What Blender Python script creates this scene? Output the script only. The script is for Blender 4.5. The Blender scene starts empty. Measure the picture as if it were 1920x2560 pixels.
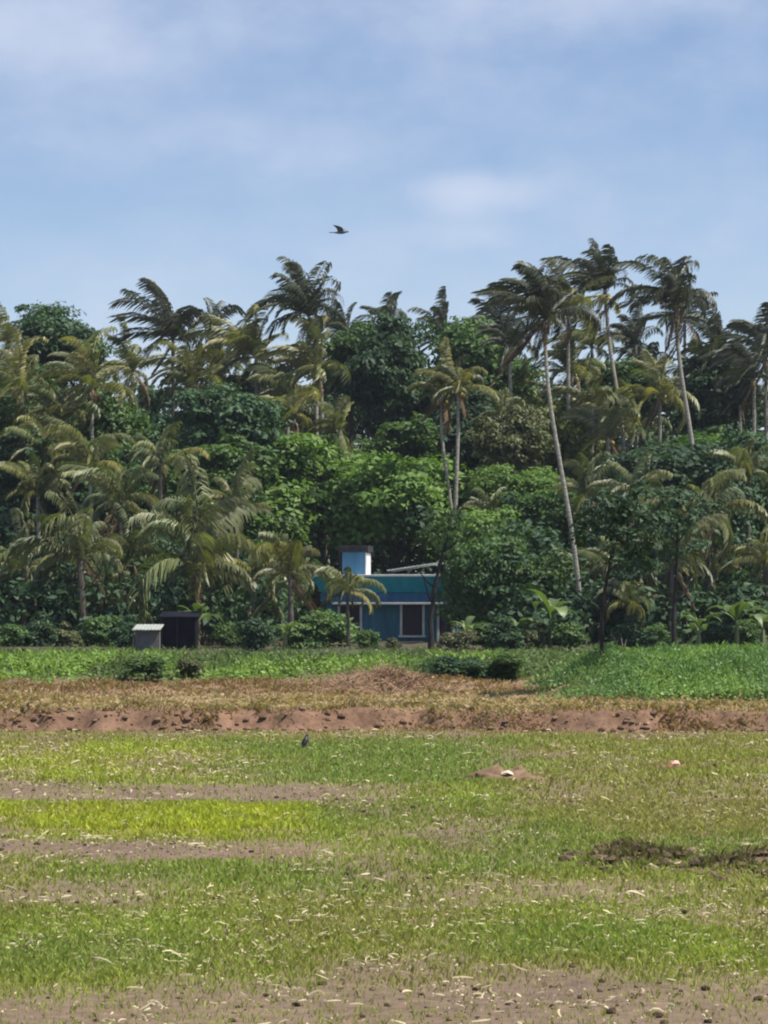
import bpy, math, random
import numpy as np
from mathutils import Vector

# ------------------------------------------------------------------ camera, sky, sun, exposure
SC = bpy.context.scene
COL = SC.collection
R = math.radians
FPX, HZ, CX, CY, EYE = 6720.0, 1490.0, 960.0, 1280.0, 2.5
PITCH = math.atan((HZ - CY) / FPX)

cam_d = bpy.data.cameras.new('camera')
cam_d.sensor_fit = 'VERTICAL'
cam_d.sensor_height = 24.0
cam_d.lens = 24.0 * FPX / 2560.0
cam_d.clip_start = 0.1
cam_d.clip_end = 5000
cam = bpy.data.objects.new('camera', cam_d)
COL.objects.link(cam)
cam.location = (0, 0, EYE)
cam.rotation_euler = (math.pi / 2 + PITCH, 0, 0)
SC.camera = cam
SC.render.resolution_x, SC.render.resolution_y = 768, 1024

SUN_EL, SUN_AZ = R(60), R(104)          # azimuth from +Y (view direction) towards +X
SKY_STRENGTH, SUN_STRENGTH = 0.085, 4.6

world = bpy.data.worlds.new('World')
SC.world = world
world.use_nodes = True
nt = world.node_tree
nt.nodes.clear()
N = nt.nodes.new
L = nt.links.new
w_out = N('ShaderNodeOutputWorld')
w_bg = N('ShaderNodeBackground')
w_bg.inputs['Strength'].default_value = SKY_STRENGTH
sky = N('ShaderNodeTexSky')
sky.sky_type = 'NISHITA'
sky.sun_disc = False
sky.sun_elevation = SUN_EL
sky.sun_rotation = SUN_AZ
sky.altitude = 300
sky.air_density = 1.0
sky.dust_density = 0.15
sky.ozone_density = 3.0
tc = N('ShaderNodeTexCoord')


def wmath(op, a, b=None, clamp=False):
    n = N('ShaderNodeMath')
    n.operation = op
    n.use_clamp = clamp
    for i, v in enumerate((a, b)):
        if v is None:
            continue
        if isinstance(v, (int, float)):
            n.inputs[i].default_value = v
        else:
            L(v, n.inputs[i])
    return n.outputs[0]


def wnoise(scale, detail, rough, offs, stretch):
    m = N('ShaderNodeMapping')
    m.inputs['Location'].default_value = offs
    m.inputs['Scale'].default_value = stretch
    L(tc.outputs['Generated'], m.inputs['Vector'])
    n = N('ShaderNodeTexNoise')
    n.inputs['Scale'].default_value = scale
    n.inputs['Detail'].default_value = detail
    n.inputs['Roughness'].default_value = rough
    L(m.outputs[0], n.inputs['Vector'])
    return n.outputs['Fac']


def wblob(x0, z0, wx, wz):
    # a soft cloud bank round one direction of the sky
    s = N('ShaderNodeVectorMath'); s.operation = 'SUBTRACT'
    L(tc.outputs['Generated'], s.inputs[0]); s.inputs[1].default_value = (x0, math.sqrt(1 - x0 * x0 - z0 * z0), z0)
    m = N('ShaderNodeVectorMath'); m.operation = 'MULTIPLY'
    L(s.outputs[0], m.inputs[0]); m.inputs[1].default_value = (1 / wx, 1.0, 1 / wz)
    ln = N('ShaderNodeVectorMath'); ln.operation = 'LENGTH'
    L(m.outputs[0], ln.inputs[0])
    r = N('ShaderNodeMapRange'); r.interpolation_type = 'SMOOTHSTEP'
    L(ln.outputs['Value'], r.inputs['Value'])
    r.inputs['From Min'].default_value = 0.0; r.inputs['From Max'].default_value = 1.0
    r.inputs['To Min'].default_value = 1.0; r.inputs['To Max'].default_value = 0.0
    return r.outputs[0]


n_big = wnoise(5.0, 4.0, 0.5, (3.1, 0.4, 1.7), (1, 1, 2.6))
n_det = wnoise(24.0, 6.0, 0.55, (0.3, 2.2, 0.9), (1, 1, 1.7))
b1 = wmath('MULTIPLY', wblob(-0.122, 0.203, 0.085, 0.034), 0.62)
b2 = wmath('MULTIPLY', wblob(0.034, 0.149, 0.036, 0.012), 0.85)
b2b = wmath('MULTIPLY', wblob(0.028, 0.135, 0.03, 0.012), 0.42)
b3 = wmath('MULTIPLY', wblob(0.085, 0.22, 0.08, 0.02), 0.3)
b4 = wmath('MULTIPLY', wblob(-0.06, 0.165, 0.12, 0.02), 0.25)
blobs = wmath('ADD', wmath('ADD', b1, b2), wmath('ADD', wmath('ADD', b3, b4), b2b))
base_n = wmath('MULTIPLY', wmath('SUBTRACT', n_big, 0.5), 0.9)
det_n = wmath('MULTIPLY', wmath('SUBTRACT', n_det, 0.5), 1.15)
dens = wmath('ADD', wmath('ADD', blobs, base_n), det_n)
cl = N('ShaderNodeMapRange'); cl.interpolation_type = 'SMOOTHSTEP'
L(dens, cl.inputs['Value'])
cl.inputs['From Min'].default_value = -0.4; cl.inputs['From Max'].default_value = 0.95
cl.inputs['To Min'].default_value = 0.0; cl.inputs['To Max'].default_value = 0.8
fac = cl.outputs[0]
sat = N('ShaderNodeHueSaturation'); sat.inputs['Saturation'].default_value = 1.06
L(sky.outputs[0], sat.inputs['Color'])
hs = N('ShaderNodeMixRGB'); hs.blend_type = 'MULTIPLY'
hs.inputs['Fac'].default_value = 1.0
L(sat.outputs[0], hs.inputs['Color1'])
hs.inputs['Color2'].default_value = (1.03, 0.915, 0.92, 1)
mixc = N('ShaderNodeMixRGB')
L(fac, mixc.inputs['Fac'])
L(hs.outputs[0], mixc.inputs['Color1'])
mixc.inputs['Color2'].default_value = (4.8, 5.3, 6.5, 1)
L(mixc.outputs[0], w_bg.inputs['Color'])
L(w_bg.outputs[0], w_out.inputs['Surface'])

sun_d = bpy.data.lights.new('sun', 'SUN')
sun_d.energy = SUN_STRENGTH
sun_d.angle = R(0.6)
sun_d.color = (1.0, 0.955, 0.88)
sun = bpy.data.objects.new('sun', sun_d)
COL.objects.link(sun)
sdir = Vector((math.sin(SUN_AZ) * math.cos(SUN_EL), math.cos(SUN_AZ) * math.cos(SUN_EL), math.sin(SUN_EL)))
sun.rotation_euler = sdir.to_track_quat('Z', 'Y').to_euler()
sun.location = (60, 20, 80)

SC.view_settings.view_transform = 'Standard'
SC.view_settings.look = 'None'
SC.view_settings.gamma = 1.0
SC.view_settings.exposure = 0.7
SC.view_settings.use_curve_mapping = False
SC.render.engine = 'CYCLES'
SC.cycles.max_bounces = 6
SC.cycles.diffuse_bounces = 3
SC.cycles.transmission_bounces = 4
SC.cycles.glossy_bounces = 2
SC.cycles.filter_width = 2.1           # a soft phone tele lens
SC.cycles.use_denoising = True


# ------------------------------------------------------------------ helpers
def at(x, y, Y):
    """world point seen at photo pixel (x, y) at the depth Y"""
    u, v = (x - CX) / FPX, (CY - y) / FPX
    cp, sp = math.cos(PITCH), math.sin(PITCH)
    dy, dz = cp - v * sp, sp + v * cp
    return Vector((u / dy * Y, Y, EYE + dz / dy * Y))


def ppm(Y):
    return FPX / Y


def link(o, parent=None):
    COL.objects.link(o)
    if parent is not None:
        o.parent = parent
    return o


def tag(o, label=None, cat=None, group=None, kind=None):
    if label: o['label'] = label
    if cat: o['category'] = cat
    if group: o['group'] = group
    if kind: o['kind'] = kind
    return o


def empty(name, loc, label, cat, group=None, rz=0.0):
    o = bpy.data.objects.new(name, None)
    o.empty_display_size = 0.3
    o.location = loc
    o.rotation_euler = (0, 0, rz)
    link(o)
    return tag(o, label, cat, group)


def np_mesh(name, verts, faces, mat, tint=None, flat=False, k=None):
    """verts (n,3), faces (m,k) arrays -> mesh"""
    verts = np.ascontiguousarray(verts, dtype=np.float32)
    faces = np.ascontiguousarray(faces, dtype=np.int32)
    m, kk = faces.shape
    me = bpy.data.meshes.new(name)
    me.vertices.add(len(verts))
    me.vertices.foreach_set('co', verts.ravel())
    me.loops.add(m * kk)
    me.loops.foreach_set('vertex_index', faces.ravel())
    me.polygons.add(m)
    me.polygons.foreach_set('loop_start', np.arange(0, m * kk, kk, dtype=np.int32))
    if tint is not None:
        a = me.color_attributes.new('tint', 'FLOAT_COLOR', 'POINT')
        t = np.ones((len(verts), 4), dtype=np.float32)
        t[:, :3] = tint if tint.ndim == 2 else tint[:, None]
        a.data.foreach_set('color', t.ravel())
    me.update(calc_edges=True)
    if flat:
        me.shade_flat()
    if mat: me.materials.append(mat)
    return me


def mobj(name, me, parent=None, loc=(0, 0, 0)):
    o = bpy.data.objects.new(name, me)
    o.location = loc
    return link(o, parent)


class MB:
    """collects boxes, bars and tubes into one mesh"""
    def __init__(s):
        s.v, s.f = [], []

    def add(s, vs, fs):
        b = len(s.v)
        s.v += [tuple(p) for p in vs]
        s.f += [tuple(i + b for i in f) for f in fs]
        return s

    def box(s, x0, x1, y0, y1, z0, z1):
        vs = [(x, y, z) for z in (z0, z1) for y in (y0, y1) for x in (x0, x1)]
        return s.add(vs, [(0, 2, 3, 1), (4, 5, 7, 6), (0, 1, 5, 4), (2, 6, 7, 3), (0, 4, 6, 2), (1, 3, 7, 5)])

    def tube(s, pts, rads, n=8, cap=True):
        pts = [Vector(p) for p in pts]
        vs, fs = [], []
        for i, p in enumerate(pts):
            t = (pts[min(i + 1, len(pts) - 1)] - pts[max(i - 1, 0)]).normalized()
            a = t.cross(Vector((0.13, 1, 0.07))).normalized()
            b = t.cross(a).normalized()
            for k in range(n):
                q = 2 * math.pi * k / n
                vs.append(p + (a * math.cos(q) + b * math.sin(q)) * rads[i])
        for i in range(len(pts) - 1):
            for k in range(n):
                fs.append((i * n + k, i * n + (k + 1) % n, (i + 1) * n + (k + 1) % n, (i + 1) * n + k))
        if cap:
            fs.append(tuple(reversed(range(n))))
            fs.append(tuple((len(pts) - 1) * n + k for k in range(n)))
        return s.add(vs, fs)

    def build(s, name, mat, parent=None, loc=(0, 0, 0), flat=True, bevel=0.0):
        me = bpy.data.meshes.new(name)
        me.from_pydata(s.v, [], s.f)
        me.update()
        if flat: me.shade_flat()
        me.materials.append(mat)
        o = mobj(name, me, parent, loc)
        if bevel:
            m = o.modifiers.new('bevel', 'BEVEL')
            m.width = bevel
            m.segments = 2
            m.limit_method = 'ANGLE'
        return o


def vnoise(x, y, seed=0):
    """smooth value noise 0..1 on arrays"""
    x = np.asarray(x, dtype=np.float64); y = np.asarray(y, dtype=np.float64)
    xi, yi = np.floor(x).astype(np.int64), np.floor(y).astype(np.int64)
    xf, yf = x - xi, y - yi
    xf = xf * xf * (3 - 2 * xf); yf = yf * yf * (3 - 2 * yf)

    def h(a, b):
        n = (a * 374761393 + b * 668265263 + seed * 974634777) & 0xffffffff
        n = ((n ^ (n >> 13)) * 1274126177) & 0xffffffff
        n = (n ^ (n >> 16)) & 0xffffffff
        return n / 4294967295.0
    return (h(xi, yi) * (1 - xf) + h(xi + 1, yi) * xf) * (1 - yf) + (h(xi, yi + 1) * (1 - xf) + h(xi + 1, yi + 1) * xf) * yf


def fbm(x, y, seed=0, o=4):
    s, a, t = 0, 1.0, 0
    for i in range(o):
        s = s + a * vnoise(x * 2 ** i, y * 2 ** i, seed + i * 17)
        t += a
        a *= 0.5
    return s / t


def sm(a, b, x):
    t = np.clip((x - a) / (b - a), 0, 1)
    return t * t * (3 - 2 * t)


# ------------------------------------------------------------------ materials
def new_mat(name):
    m = bpy.data.materials.new(name)
    m.use_nodes = True
    m.node_tree.nodes.clear()
    return m, m.node_tree.nodes, m.node_tree.links


def leaf_mat(name, base, alt, rough=0.45, trans=0.3, spec=0.4, tcol=None, var=0.5):
    """foliage: colour drifts between base and alt per leaf clump (tint) and per tree"""
    m, n, l = new_mat(name)
    out = n.new('ShaderNodeOutputMaterial')
    at_ = n.new('ShaderNodeAttribute'); at_.attribute_name = 'tint'
    oi = n.new('ShaderNodeObjectInfo')
    mx = n.new('ShaderNodeMixRGB')
    mx.inputs['Color1'].default_value = (*base, 1)
    mx.inputs['Color2'].default_value = (*alt, 1)
    l.new(at_.outputs['Fac'], mx.inputs['Fac'])
    hsv = n.new('ShaderNodeHueSaturation')
    mr = n.new('ShaderNodeMapRange')
    l.new(oi.outputs['Random'], mr.inputs['Value'])
    mr.inputs['To Min'].default_value = 1.0 - var * 0.45; mr.inputs['To Max'].default_value = 1.0 + var * 0.45
    l.new(mr.outputs[0], hsv.inputs['Value'])
    l.new(mx.outputs[0], hsv.inputs['Color'])
    p = n.new('ShaderNodeBsdfPrincipled')
    l.new(hsv.outputs[0], p.inputs['Base Color'])
    p.inputs['Roughness'].default_value = rough
    p.inputs['Specular IOR Level'].default_value = spec
    t = n.new('ShaderNodeBsdfTranslucent')
    tm = n.new('ShaderNodeMixRGB'); tm.blend_type = 'MULTIPLY'; tm.inputs['Fac'].default_value = 1
    l.new(hsv.outputs[0], tm.inputs['Color1'])
    tm.inputs['Color2'].default_value = (*(tcol or (1.2, 1.4, 0.5)), 1)
    l.new(tm.outputs[0], t.inputs['Color'])
    ms = n.new('ShaderNodeMixShader')
    ms.inputs['Fac'].default_value = trans
    l.new(p.outputs[0], ms.inputs[1]); l.new(t.outputs[0], ms.inputs[2])
    l.new(ms.outputs[0], out.inputs['Surface'])
    return m


def plain_mat(name, c1, c2, scale=3.0, rough=0.8, bump=0.0, stretch=(1, 1, 1), spec=0.3, detail=5.0):
    """colour mottled between two tones with a noise, optional fine relief"""
    m, n, l = new_mat(name)
    out = n.new('ShaderNodeOutputMaterial')
    tcn = n.new('ShaderNodeTexCoord')
    mp = n.new('ShaderNodeMapping'); mp.inputs['Scale'].default_value = stretch
    l.new(tcn.outputs['Object'], mp.inputs['Vector'])
    no = n.new('ShaderNodeTexNoise')
    no.inputs['Scale'].default_value = scale; no.inputs['Detail'].default_value = detail; no.inputs['Roughness'].default_value = 0.62
    l.new(mp.outputs[0], no.inputs['Vector'])
    cr = n.new('ShaderNodeValToRGB')
    cr.color_ramp.elements[0].position = 0.32; cr.color_ramp.elements[0].color = (*c1, 1)
    cr.color_ramp.elements[1].position = 0.68; cr.color_ramp.elements[1].color = (*c2, 1)
    l.new(no.outputs['Fac'], cr.inputs['Fac'])
    p = n.new('ShaderNodeBsdfPrincipled')
    p.inputs['Roughness'].default_value = rough
    p.inputs['Specular IOR Level'].default_value = spec
    l.new(cr.outputs[0], p.inputs['Base Color'])
    if bump:
        b = n.new('ShaderNodeBump'); b.inputs['Strength'].default_value = bump; b.inputs['Distance'].default_value = 0.03
        l.new(no.outputs['Fac'], b.inputs['Height']); l.new(b.outputs[0], p.inputs['Normal'])
    l.new(p.outputs[0], out.inputs['Surface'])
    return m


def tint_mat(name, rough=0.9, trans=0.0, tmul=(1.4, 1.4, 0.6), noise=None, spec=0.2, bdist=0.04):
    """colour straight from the per-vertex surface colour, broken up with noise"""
    m, n, l = new_mat(name)
    out = n.new('ShaderNodeOutputMaterial')
    a = n.new('ShaderNodeAttribute'); a.attribute_name = 'tint'
    col = a.outputs['Color']
    p = n.new('ShaderNodeBsdfPrincipled')
    p.inputs['Roughness'].default_value = rough
    p.inputs['Specular IOR Level'].default_value = spec
    if noise:
        tcn = n.new('ShaderNodeTexCoord')
        n1 = n.new('ShaderNodeTexNoise'); n1.inputs['Scale'].default_value = noise; n1.inputs['Detail'].default_value = 8; n1.inputs['Roughness'].default_value = 0.65
        l.new(tcn.outputs['Object'], n1.inputs['Vector'])
        mr = n.new('ShaderNodeMapRange'); l.new(n1.outputs['Fac'], mr.inputs['Value'])
        mr.inputs['From Min'].default_value = 0.25; mr.inputs['From Max'].default_value = 0.75
        mr.inputs['To Min'].default_value = 0.6; mr.inputs['To Max'].default_value = 1.35
        mm = n.new('ShaderNodeMixRGB'); mm.blend_type = 'MULTIPLY'; mm.inputs['Fac'].default_value = 1
        l.new(col, mm.inputs['Color1']); l.new(mr.outputs[0], mm.inputs['Color2'])
        col = mm.outputs[0]
        b = n.new('ShaderNodeBump'); b.inputs['Strength'].default_value = 0.7; b.inputs['Distance'].default_value = bdist
        l.new(n1.outputs['Fac'], b.inputs['Height']); l.new(b.outputs[0], p.inputs['Normal'])
    l.new(col, p.inputs['Base Color'])
    if trans:
        t = n.new('ShaderNodeBsdfTranslucent')
        tm = n.new('ShaderNodeMixRGB'); tm.blend_type = 'MULTIPLY'; tm.inputs['Fac'].default_value = 1
        l.new(col, tm.inputs['Color1']); tm.inputs['Color2'].default_value = (*tmul, 1)
        l.new(tm.outputs[0], t.inputs['Color'])
        ms = n.new('ShaderNodeMixShader'); ms.inputs['Fac'].default_value = trans
        l.new(p.outputs[0], ms.inputs[1]); l.new(t.outputs[0], ms.inputs[2])
        l.new(ms.outputs[0], out.inputs['Surface'])
    else:
        l.new(p.outputs[0], out.inputs['Surface'])
    return m


M = {}
M['ground'] = tint_mat('ground_soil', 0.95, noise=7.0)
M['grass'] = tint_mat('grass_blades', 0.6, trans=0.35)
M['straw'] = tint_mat('dry_straw', 0.6, trans=0.15, tmul=(1, 1, 0.9))
M['clod'] = tint_mat('soil_clods', 0.95, noise=18.0, bdist=0.006)
M['weed'] = tint_mat('weed_leaves', 0.5, trans=0.35, spec=0.3)
M['twig'] = tint_mat('dry_twigs', 0.9)
LEAF = {
    'dark': leaf_mat('leaf_dark', (0.027, 0.06, 0.032), (0.07, 0.118, 0.05), 0.6, 0.25, 0.25),
    'mid': leaf_mat('leaf_mid', (0.05, 0.105, 0.034), (0.12, 0.185, 0.056), 0.6, 0.3, 0.25),
    'bright': leaf_mat('leaf_bright', (0.085, 0.165, 0.036), (0.18, 0.265, 0.066), 0.6, 0.35, 0.25, var=0.2),
    'yellow': leaf_mat('leaf_yellow', (0.1, 0.135, 0.035), (0.18, 0.2, 0.06), 0.55, 0.35, 0.25, var=0.2),
    'olive': leaf_mat('leaf_olive', (0.065, 0.08, 0.032), (0.13, 0.135, 0.06), 0.55, 0.25, 0.25),
}
FROND = {
    'green': leaf_mat('frond_green', (0.06, 0.092, 0.032), (0.24, 0.24, 0.115), 0.46, 0.25, 0.4),  # pale second tone paints the sunlit highlights along the fronds
    'dark': leaf_mat('frond_dark', (0.034, 0.045, 0.028), (0.1, 0.105, 0.066), 0.48, 0.17, 0.35),  # dark purplish tone paints in the backlit look of skyline crowns
    'yellow': leaf_mat('frond_yellow', (0.12, 0.135, 0.042), (0.28, 0.25, 0.1), 0.46, 0.3, 0.4),
    'dry': leaf_mat('frond_dry', (0.11, 0.075, 0.045), (0.2, 0.14, 0.08), 0.7, 0.15, 0.2, tcol=(1, 0.9, 0.7)),
}
M['banana'] = leaf_mat('banana_leaf', (0.065, 0.11, 0.03), (0.13, 0.18, 0.06), 0.45, 0.3, 0.35)
M['palm_bark'] = plain_mat('palm_bark', (0.15, 0.135, 0.11), (0.43, 0.4, 0.34), 5.0, 0.85, 0.8, (1, 1, 3.0))
M['bark'] = plain_mat('tree_bark', (0.06, 0.05, 0.04), (0.15, 0.125, 0.1), 6.0, 0.9, 0.6, (1, 1, 0.4))
M['shaded_bark'] = plain_mat('shaded_bark', (0.016, 0.014, 0.012), (0.04, 0.035, 0.03), 6.0, 0.9, 0.6, (1, 1, 0.4))  # near black tone holds the shade on the stems, put into the colour
M['coconut'] = plain_mat('coconut_husk', (0.2, 0.13, 0.03), (0.36, 0.27, 0.06), 6.0, 0.5)
M['banana_stem'] = plain_mat('banana_stem', (0.12, 0.14, 0.05), (0.2, 0.19, 0.09), 4.0, 0.6, 0, (1, 1, 0.2))

# ------------------------------------------------------------------ the ground
def to_px(X, Y, z=0.0):
    return CX + X / Y * FPX, HZ + (EYE - z) * FPX / Y


def bund_front(X):
    return 50.2 + 1.9 * (fbm(X * 0.4, 7.3 + 0 * X, 3, 4) - 0.5) + 0.5 * (vnoise(X * 1.9, 2.2 + 0 * X, 5) - 0.5) - 0.02 * X


def mound_mask(X):
    return sm(3.1, 5.0, X + 0.5 * (vnoise(X * 0 + 3.1, X * 0.7, 9) - 0.5))


def ground_h(X, Y):
    X = np.asarray(X, dtype=np.float64); Y = np.asarray(Y, dtype=np.float64)
    h = 0.03 * (fbm(X * 0.8, Y * 0.5, 11) - 0.5) + 0.025 * (fbm(X * 4, Y * 3, 12, 3) - 0.5)
    # cut bund edge, its face broken by slumps
    bf = bund_front(X)
    rough = 0.75 * (fbm(X * 1.3, Y * 1.6, 21, 4) - 0.5)
    face = sm(0, 0.55, Y - bf + rough)
    h = h + face * (0.33 + 0.3 * (fbm(X * 0.5, Y * 0.5, 22) - 0.5) + 0.1 * (fbm(X * 2.4, Y * 1.5, 23, 3) - 0.5) + 0.05 * np.exp(-((Y - bf - 0.9) / 0.6) ** 2))
    h = h - 0.05 * np.exp(-((Y - bf + 0.35) / 0.3) ** 2)
    # bumpy waste ground behind the bund
    w = sm(57, 60, Y) * (1 - sm(80, 90, Y))
    h = h + w * 0.16 * (fbm(X * 0.7, Y * 0.5, 31) - 0.45)
    # weed bank
    cr = 69.5 + 1.6 * (fbm(X * 0.22, 1.1 + X * 0, 33, 2) - 0.5)
    bank = np.exp(-(np.minimum(Y - cr, 0) / 2.0) ** 2) * (1 - sm(74, 86, Y))
    h = h + bank * (0.25 + 0.2 * (fbm(X * 0.5, Y * 0.35, 34) - 0.5))
    # the taller grassy mound to the right
    mm = mound_mask(X)
    cr2 = 57.2
    md = np.exp(-(np.minimum(Y - cr2, 0) / 2.2) ** 2) * (1 - sm(60, 69, Y))
    h = h + mm * md * (0.74 + 0.24 * (fbm(X * 0.45, Y * 0.4, 35, 3) - 0.5))
    # raised sliver of fresh grass with a cut edge, and the ridge of turned clods
    px = CX + X / Y * FPX
    lime = sm(28.1, 28.25, Y + 0.12 * (vnoise(X * 1.4, X * 0, 41) - 0.5)) * (1 - sm(31.2, 32.4, Y)) * (1 - sm(-1.0, -0.35, X))
    h = h + 0.055 * lime
    rid = ridge_mask(X, Y)
    h = h + rid * (0.05 + 0.13 * fbm(X * 5, Y * 4, 43, 3))
    h = h + 0.42 * np.exp(-((X - 0.25) / 0.85) ** 2 - ((Y - 60.4) / 0.8) ** 2) * (0.5 + fbm(X * 2.5, Y * 2.5, 45, 3)) + 0.16 * np.exp(-((X + 0.75) / 0.4) ** 2 - ((Y - 60.0) / 0.6) ** 2)
    # land behind
    h = h + 0.12 * sm(90, 115, Y)
    return h


def col(*c):
    return np.array(c, dtype=np.float64)


def srgb(r, g, b):
    c = np.array([r, g, b]) / 255.0
    return np.where(c <= 0.04045, c / 12.92, ((c + 0.055) / 1.055) ** 2.4)


def ridge_mask(X, Y):
    return np.exp(-((Y - 25.3 + 0.5 * (X - 2.4) + 0.5 * (vnoise(X * 1.7, X * 0, 44) - 0.5)) / 0.8) ** 2) * sm(1.6, 2.1, X) * (1 - sm(4.6, 5.6, X)) * sm(0.3, 0.55, fbm(X * 2.6, Y * 1.8, 46, 3))


def zones(X, Y):
    """cover of grass 0..1 and its colour, soil colour, on field points"""
    X = np.asarray(X, dtype=np.float64); Y = np.asarray(Y, dtype=np.float64)
    xs, ys = to_px(X, Y)
    wob = 45 * (fbm(X * 0.55, Y * 0.3, 51, 3) - 0.5) * np.clip((ys - 1700) / 400, 0.3, 1.5)
    xw = xs + 320 * (fbm(X * 0.8, Y * 0.4, 52, 3) - 0.5)
    yw = ys + wob
    n1 = fbm(X * 0.9, Y * 0.45, 53)
    n2 = fbm(X * 3.0, Y * 1.6, 54, 3)
    cover = 0.66 + 1.0 * (n1 - 0.5) + 0.6 * (n2 - 0.5)

    def band(y0, y1, x0, x1, sy=14.0, sx=160.0):
        return sm(y0 - sy, y0 + sy, yw) * (1 - sm(y1 - sy, y1 + sy, yw)) * sm(x0 - sx, x0 + sx, xw) * (1 - sm(x1 - sx, x1 + sx, xw))
    bare = np.maximum.reduce([
        0.85 * band(2096, 2146, -4000, 980, 18, 320), 0.8 * band(1960, 2008, -4000, 930, 16, 320),
        0.72 * band(2455, 3200, -4000, 6000, 45), 0.6 * band(2215, 2275, 50, 420), 0.55 * band(2200, 2270, 1150, 1700),
        0.55 * band(2270, 2330, 1500, 6000), 0.45 * band(2060, 2100, 950, 1300), 0.4 * band(1820, 1845, -4000, 6000)])
    cover = cover * (1 - bare)
    lime = np.maximum(band(2022, 2088, -4000, 740, 12, 140) * (0.45 + 0.7 * n1), 0.55 * band(1862, 1950, -4000, 500, 20, 260)) * np.clip(0.6 + 0.9 * (n2 - 0.3), 0.3, 1)
    cover = np.maximum(cover, lime * 0.95)
    green = np.maximum.reduce([band(1850, 1960, 620, 1330), 0.8 * band(2060, 2180, 1150, 1500), 0.8 * band(2100, 2170, 1600, 6000),
                               0.6 * band(2150, 2230, 200, 1100), 0.6 * band(2330, 2420, -4000, 520), 0.6 * band(2320, 2400, 1200, 1700), 0.5 * band(2000, 2060, 780, 1250)])
    cover = np.clip(np.maximum(cover, green * 0.85), 0, 1)
    dry = np.maximum.reduce([0.5 * band(1980, 2100, 1380, 6000), 0.25 * band(1850, 1990, 1350, 6000), 0.45 * band(1815, 1860, -4000, 6000), 0.15 * band(2170, 2320, 600, 6000)])
    dry = np.maximum(dry, 0.9 * np.maximum(np.exp(-((X - 1.85) / 0.6) ** 2 - ((Y - 37.1) / 1.3) ** 2), np.exp(-((X - 4.2) / 0.5) ** 2 - ((Y - 39.3) / 1.2) ** 2)))
    c_ol, c_lime, c_green, c_dry = col(0.255, 0.29, 0.066), col(0.4, 0.44, 0.045), col(0.2, 0.275, 0.066), col(0.3, 0.25, 0.115)
    c = np.broadcast_to(c_ol, X.shape + (3,)).copy()
    k = (n1 - 0.5) * 1.2
    c = c * (1 + k[..., None] * np.array([0.2, 0.5, 0.0]))
    for wgt, cc in ((dry, c_dry), (green, c_green), (lime, c_lime)):
        c = c * (1 - wgt[..., None]) + cc * wgt[..., None]
    dark = sm(0.25, 0.7, ridge_mask(X, Y) * (0.5 + n2))[..., None]
    c = c * (1 - dark) + col(0.115, 0.11, 0.045) * dark
    soil = col(0.16, 0.106, 0.08) * (0.8 + 0.4 * n2)[..., None] + np.clip(n1 - 0.5, 0, 1)[..., None] * col(0.04, 0.0, 0.01)
    return cover, c, soil, lime


def build_ground():
    ydense = np.concatenate([np.arange(11.0, 32, 0.09), np.arange(32, 49, 0.13), np.arange(49, 54, 0.07), np.arange(54, 76, 0.2)])
    ys = np.concatenate([[-60, -20, -5, 2, 6, 9], ydense, np.arange(76, 190, 3.0), [200, 240, 320, 480, 800, 1500, 3000]])
    xd = np.arange(-13, 13.01, 0.14)
    xs = np.concatenate([[-2500, -900, -350, -150, -80, -50, -34, -24, -18, -15, -13.6], xd, [13.6, 15, 18, 24, 34, 50, 80, 150, 350, 900, 2500]])
    X, Y = np.meshgrid(xs, ys)
    Z = ground_h(X, Y)
    far = np.clip((np.abs(X) - 13) / 6, 0, 1)
    cover, gc, soil, lime = zones(X, np.maximum(Y, 8))
    c = soil * (1 - 0.45 * cover[..., None]) + gc * 0.8 * 0.45 * cover[..., None]
    bf = bund_front(X)
    n1 = fbm(X * 0.9, Y * 0.8, 61)
    n2 = fbm(X * 3.1, Y * 2.4, 62, 3)
    red = col(0.17, 0.1, 0.063) * (0.7 + 0.6 * n2)[..., None]
    tan = col(0.3, 0.225, 0.12) * (0.8 + 0.4 * n2)[..., None]
    f = sm(-0.5, 0.0, Y - bf)[..., None]
    c = c * (1 - f) + red * f
    t = (sm(0.55, 1.2, Y - bf) * (0.55 + 0.45 * sm(0.35, 0.6, n1)))[..., None]
    c = c * (1 - t) + tan * t
    w = (sm(58, 60.5, Y + 2 * (n1 - 0.5)))[..., None]
    waste = col(0.21, 0.135, 0.082) * (0.75 + 0.5 * n2)[..., None]
    c = c * (1 - w) + waste * w
    b = np.maximum(sm(66.5, 68.5, Y), mound_mask(X) * sm(53.3, 54.3, Y))[..., None]
    c = c * (1 - b) + col(0.07, 0.085, 0.035) * b
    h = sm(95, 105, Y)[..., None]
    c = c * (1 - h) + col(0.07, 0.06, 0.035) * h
    ny, nx = X.shape
    idx = np.arange(ny * nx).reshape(ny, nx)
    faces = np.stack([idx[:-1, :-1], idx[:-1, 1:], idx[1:, 1:], idx[1:, :-1]], -1).reshape(-1, 4)
    me = np_mesh('field_ground', np.stack([X, Y, Z], -1).reshape(-1, 3), faces, M['ground'], c.reshape(-1, 3))
    o = mobj('ground', me)
    tag(o, 'harvested field of thin grass and bare brown soil with a low cut bund', kind='structure')


build_ground()
rng = np.random.default_rng(7)


def gz(x, y):
    return float(ground_h(np.array([x]), np.array([y]))[0])


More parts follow.
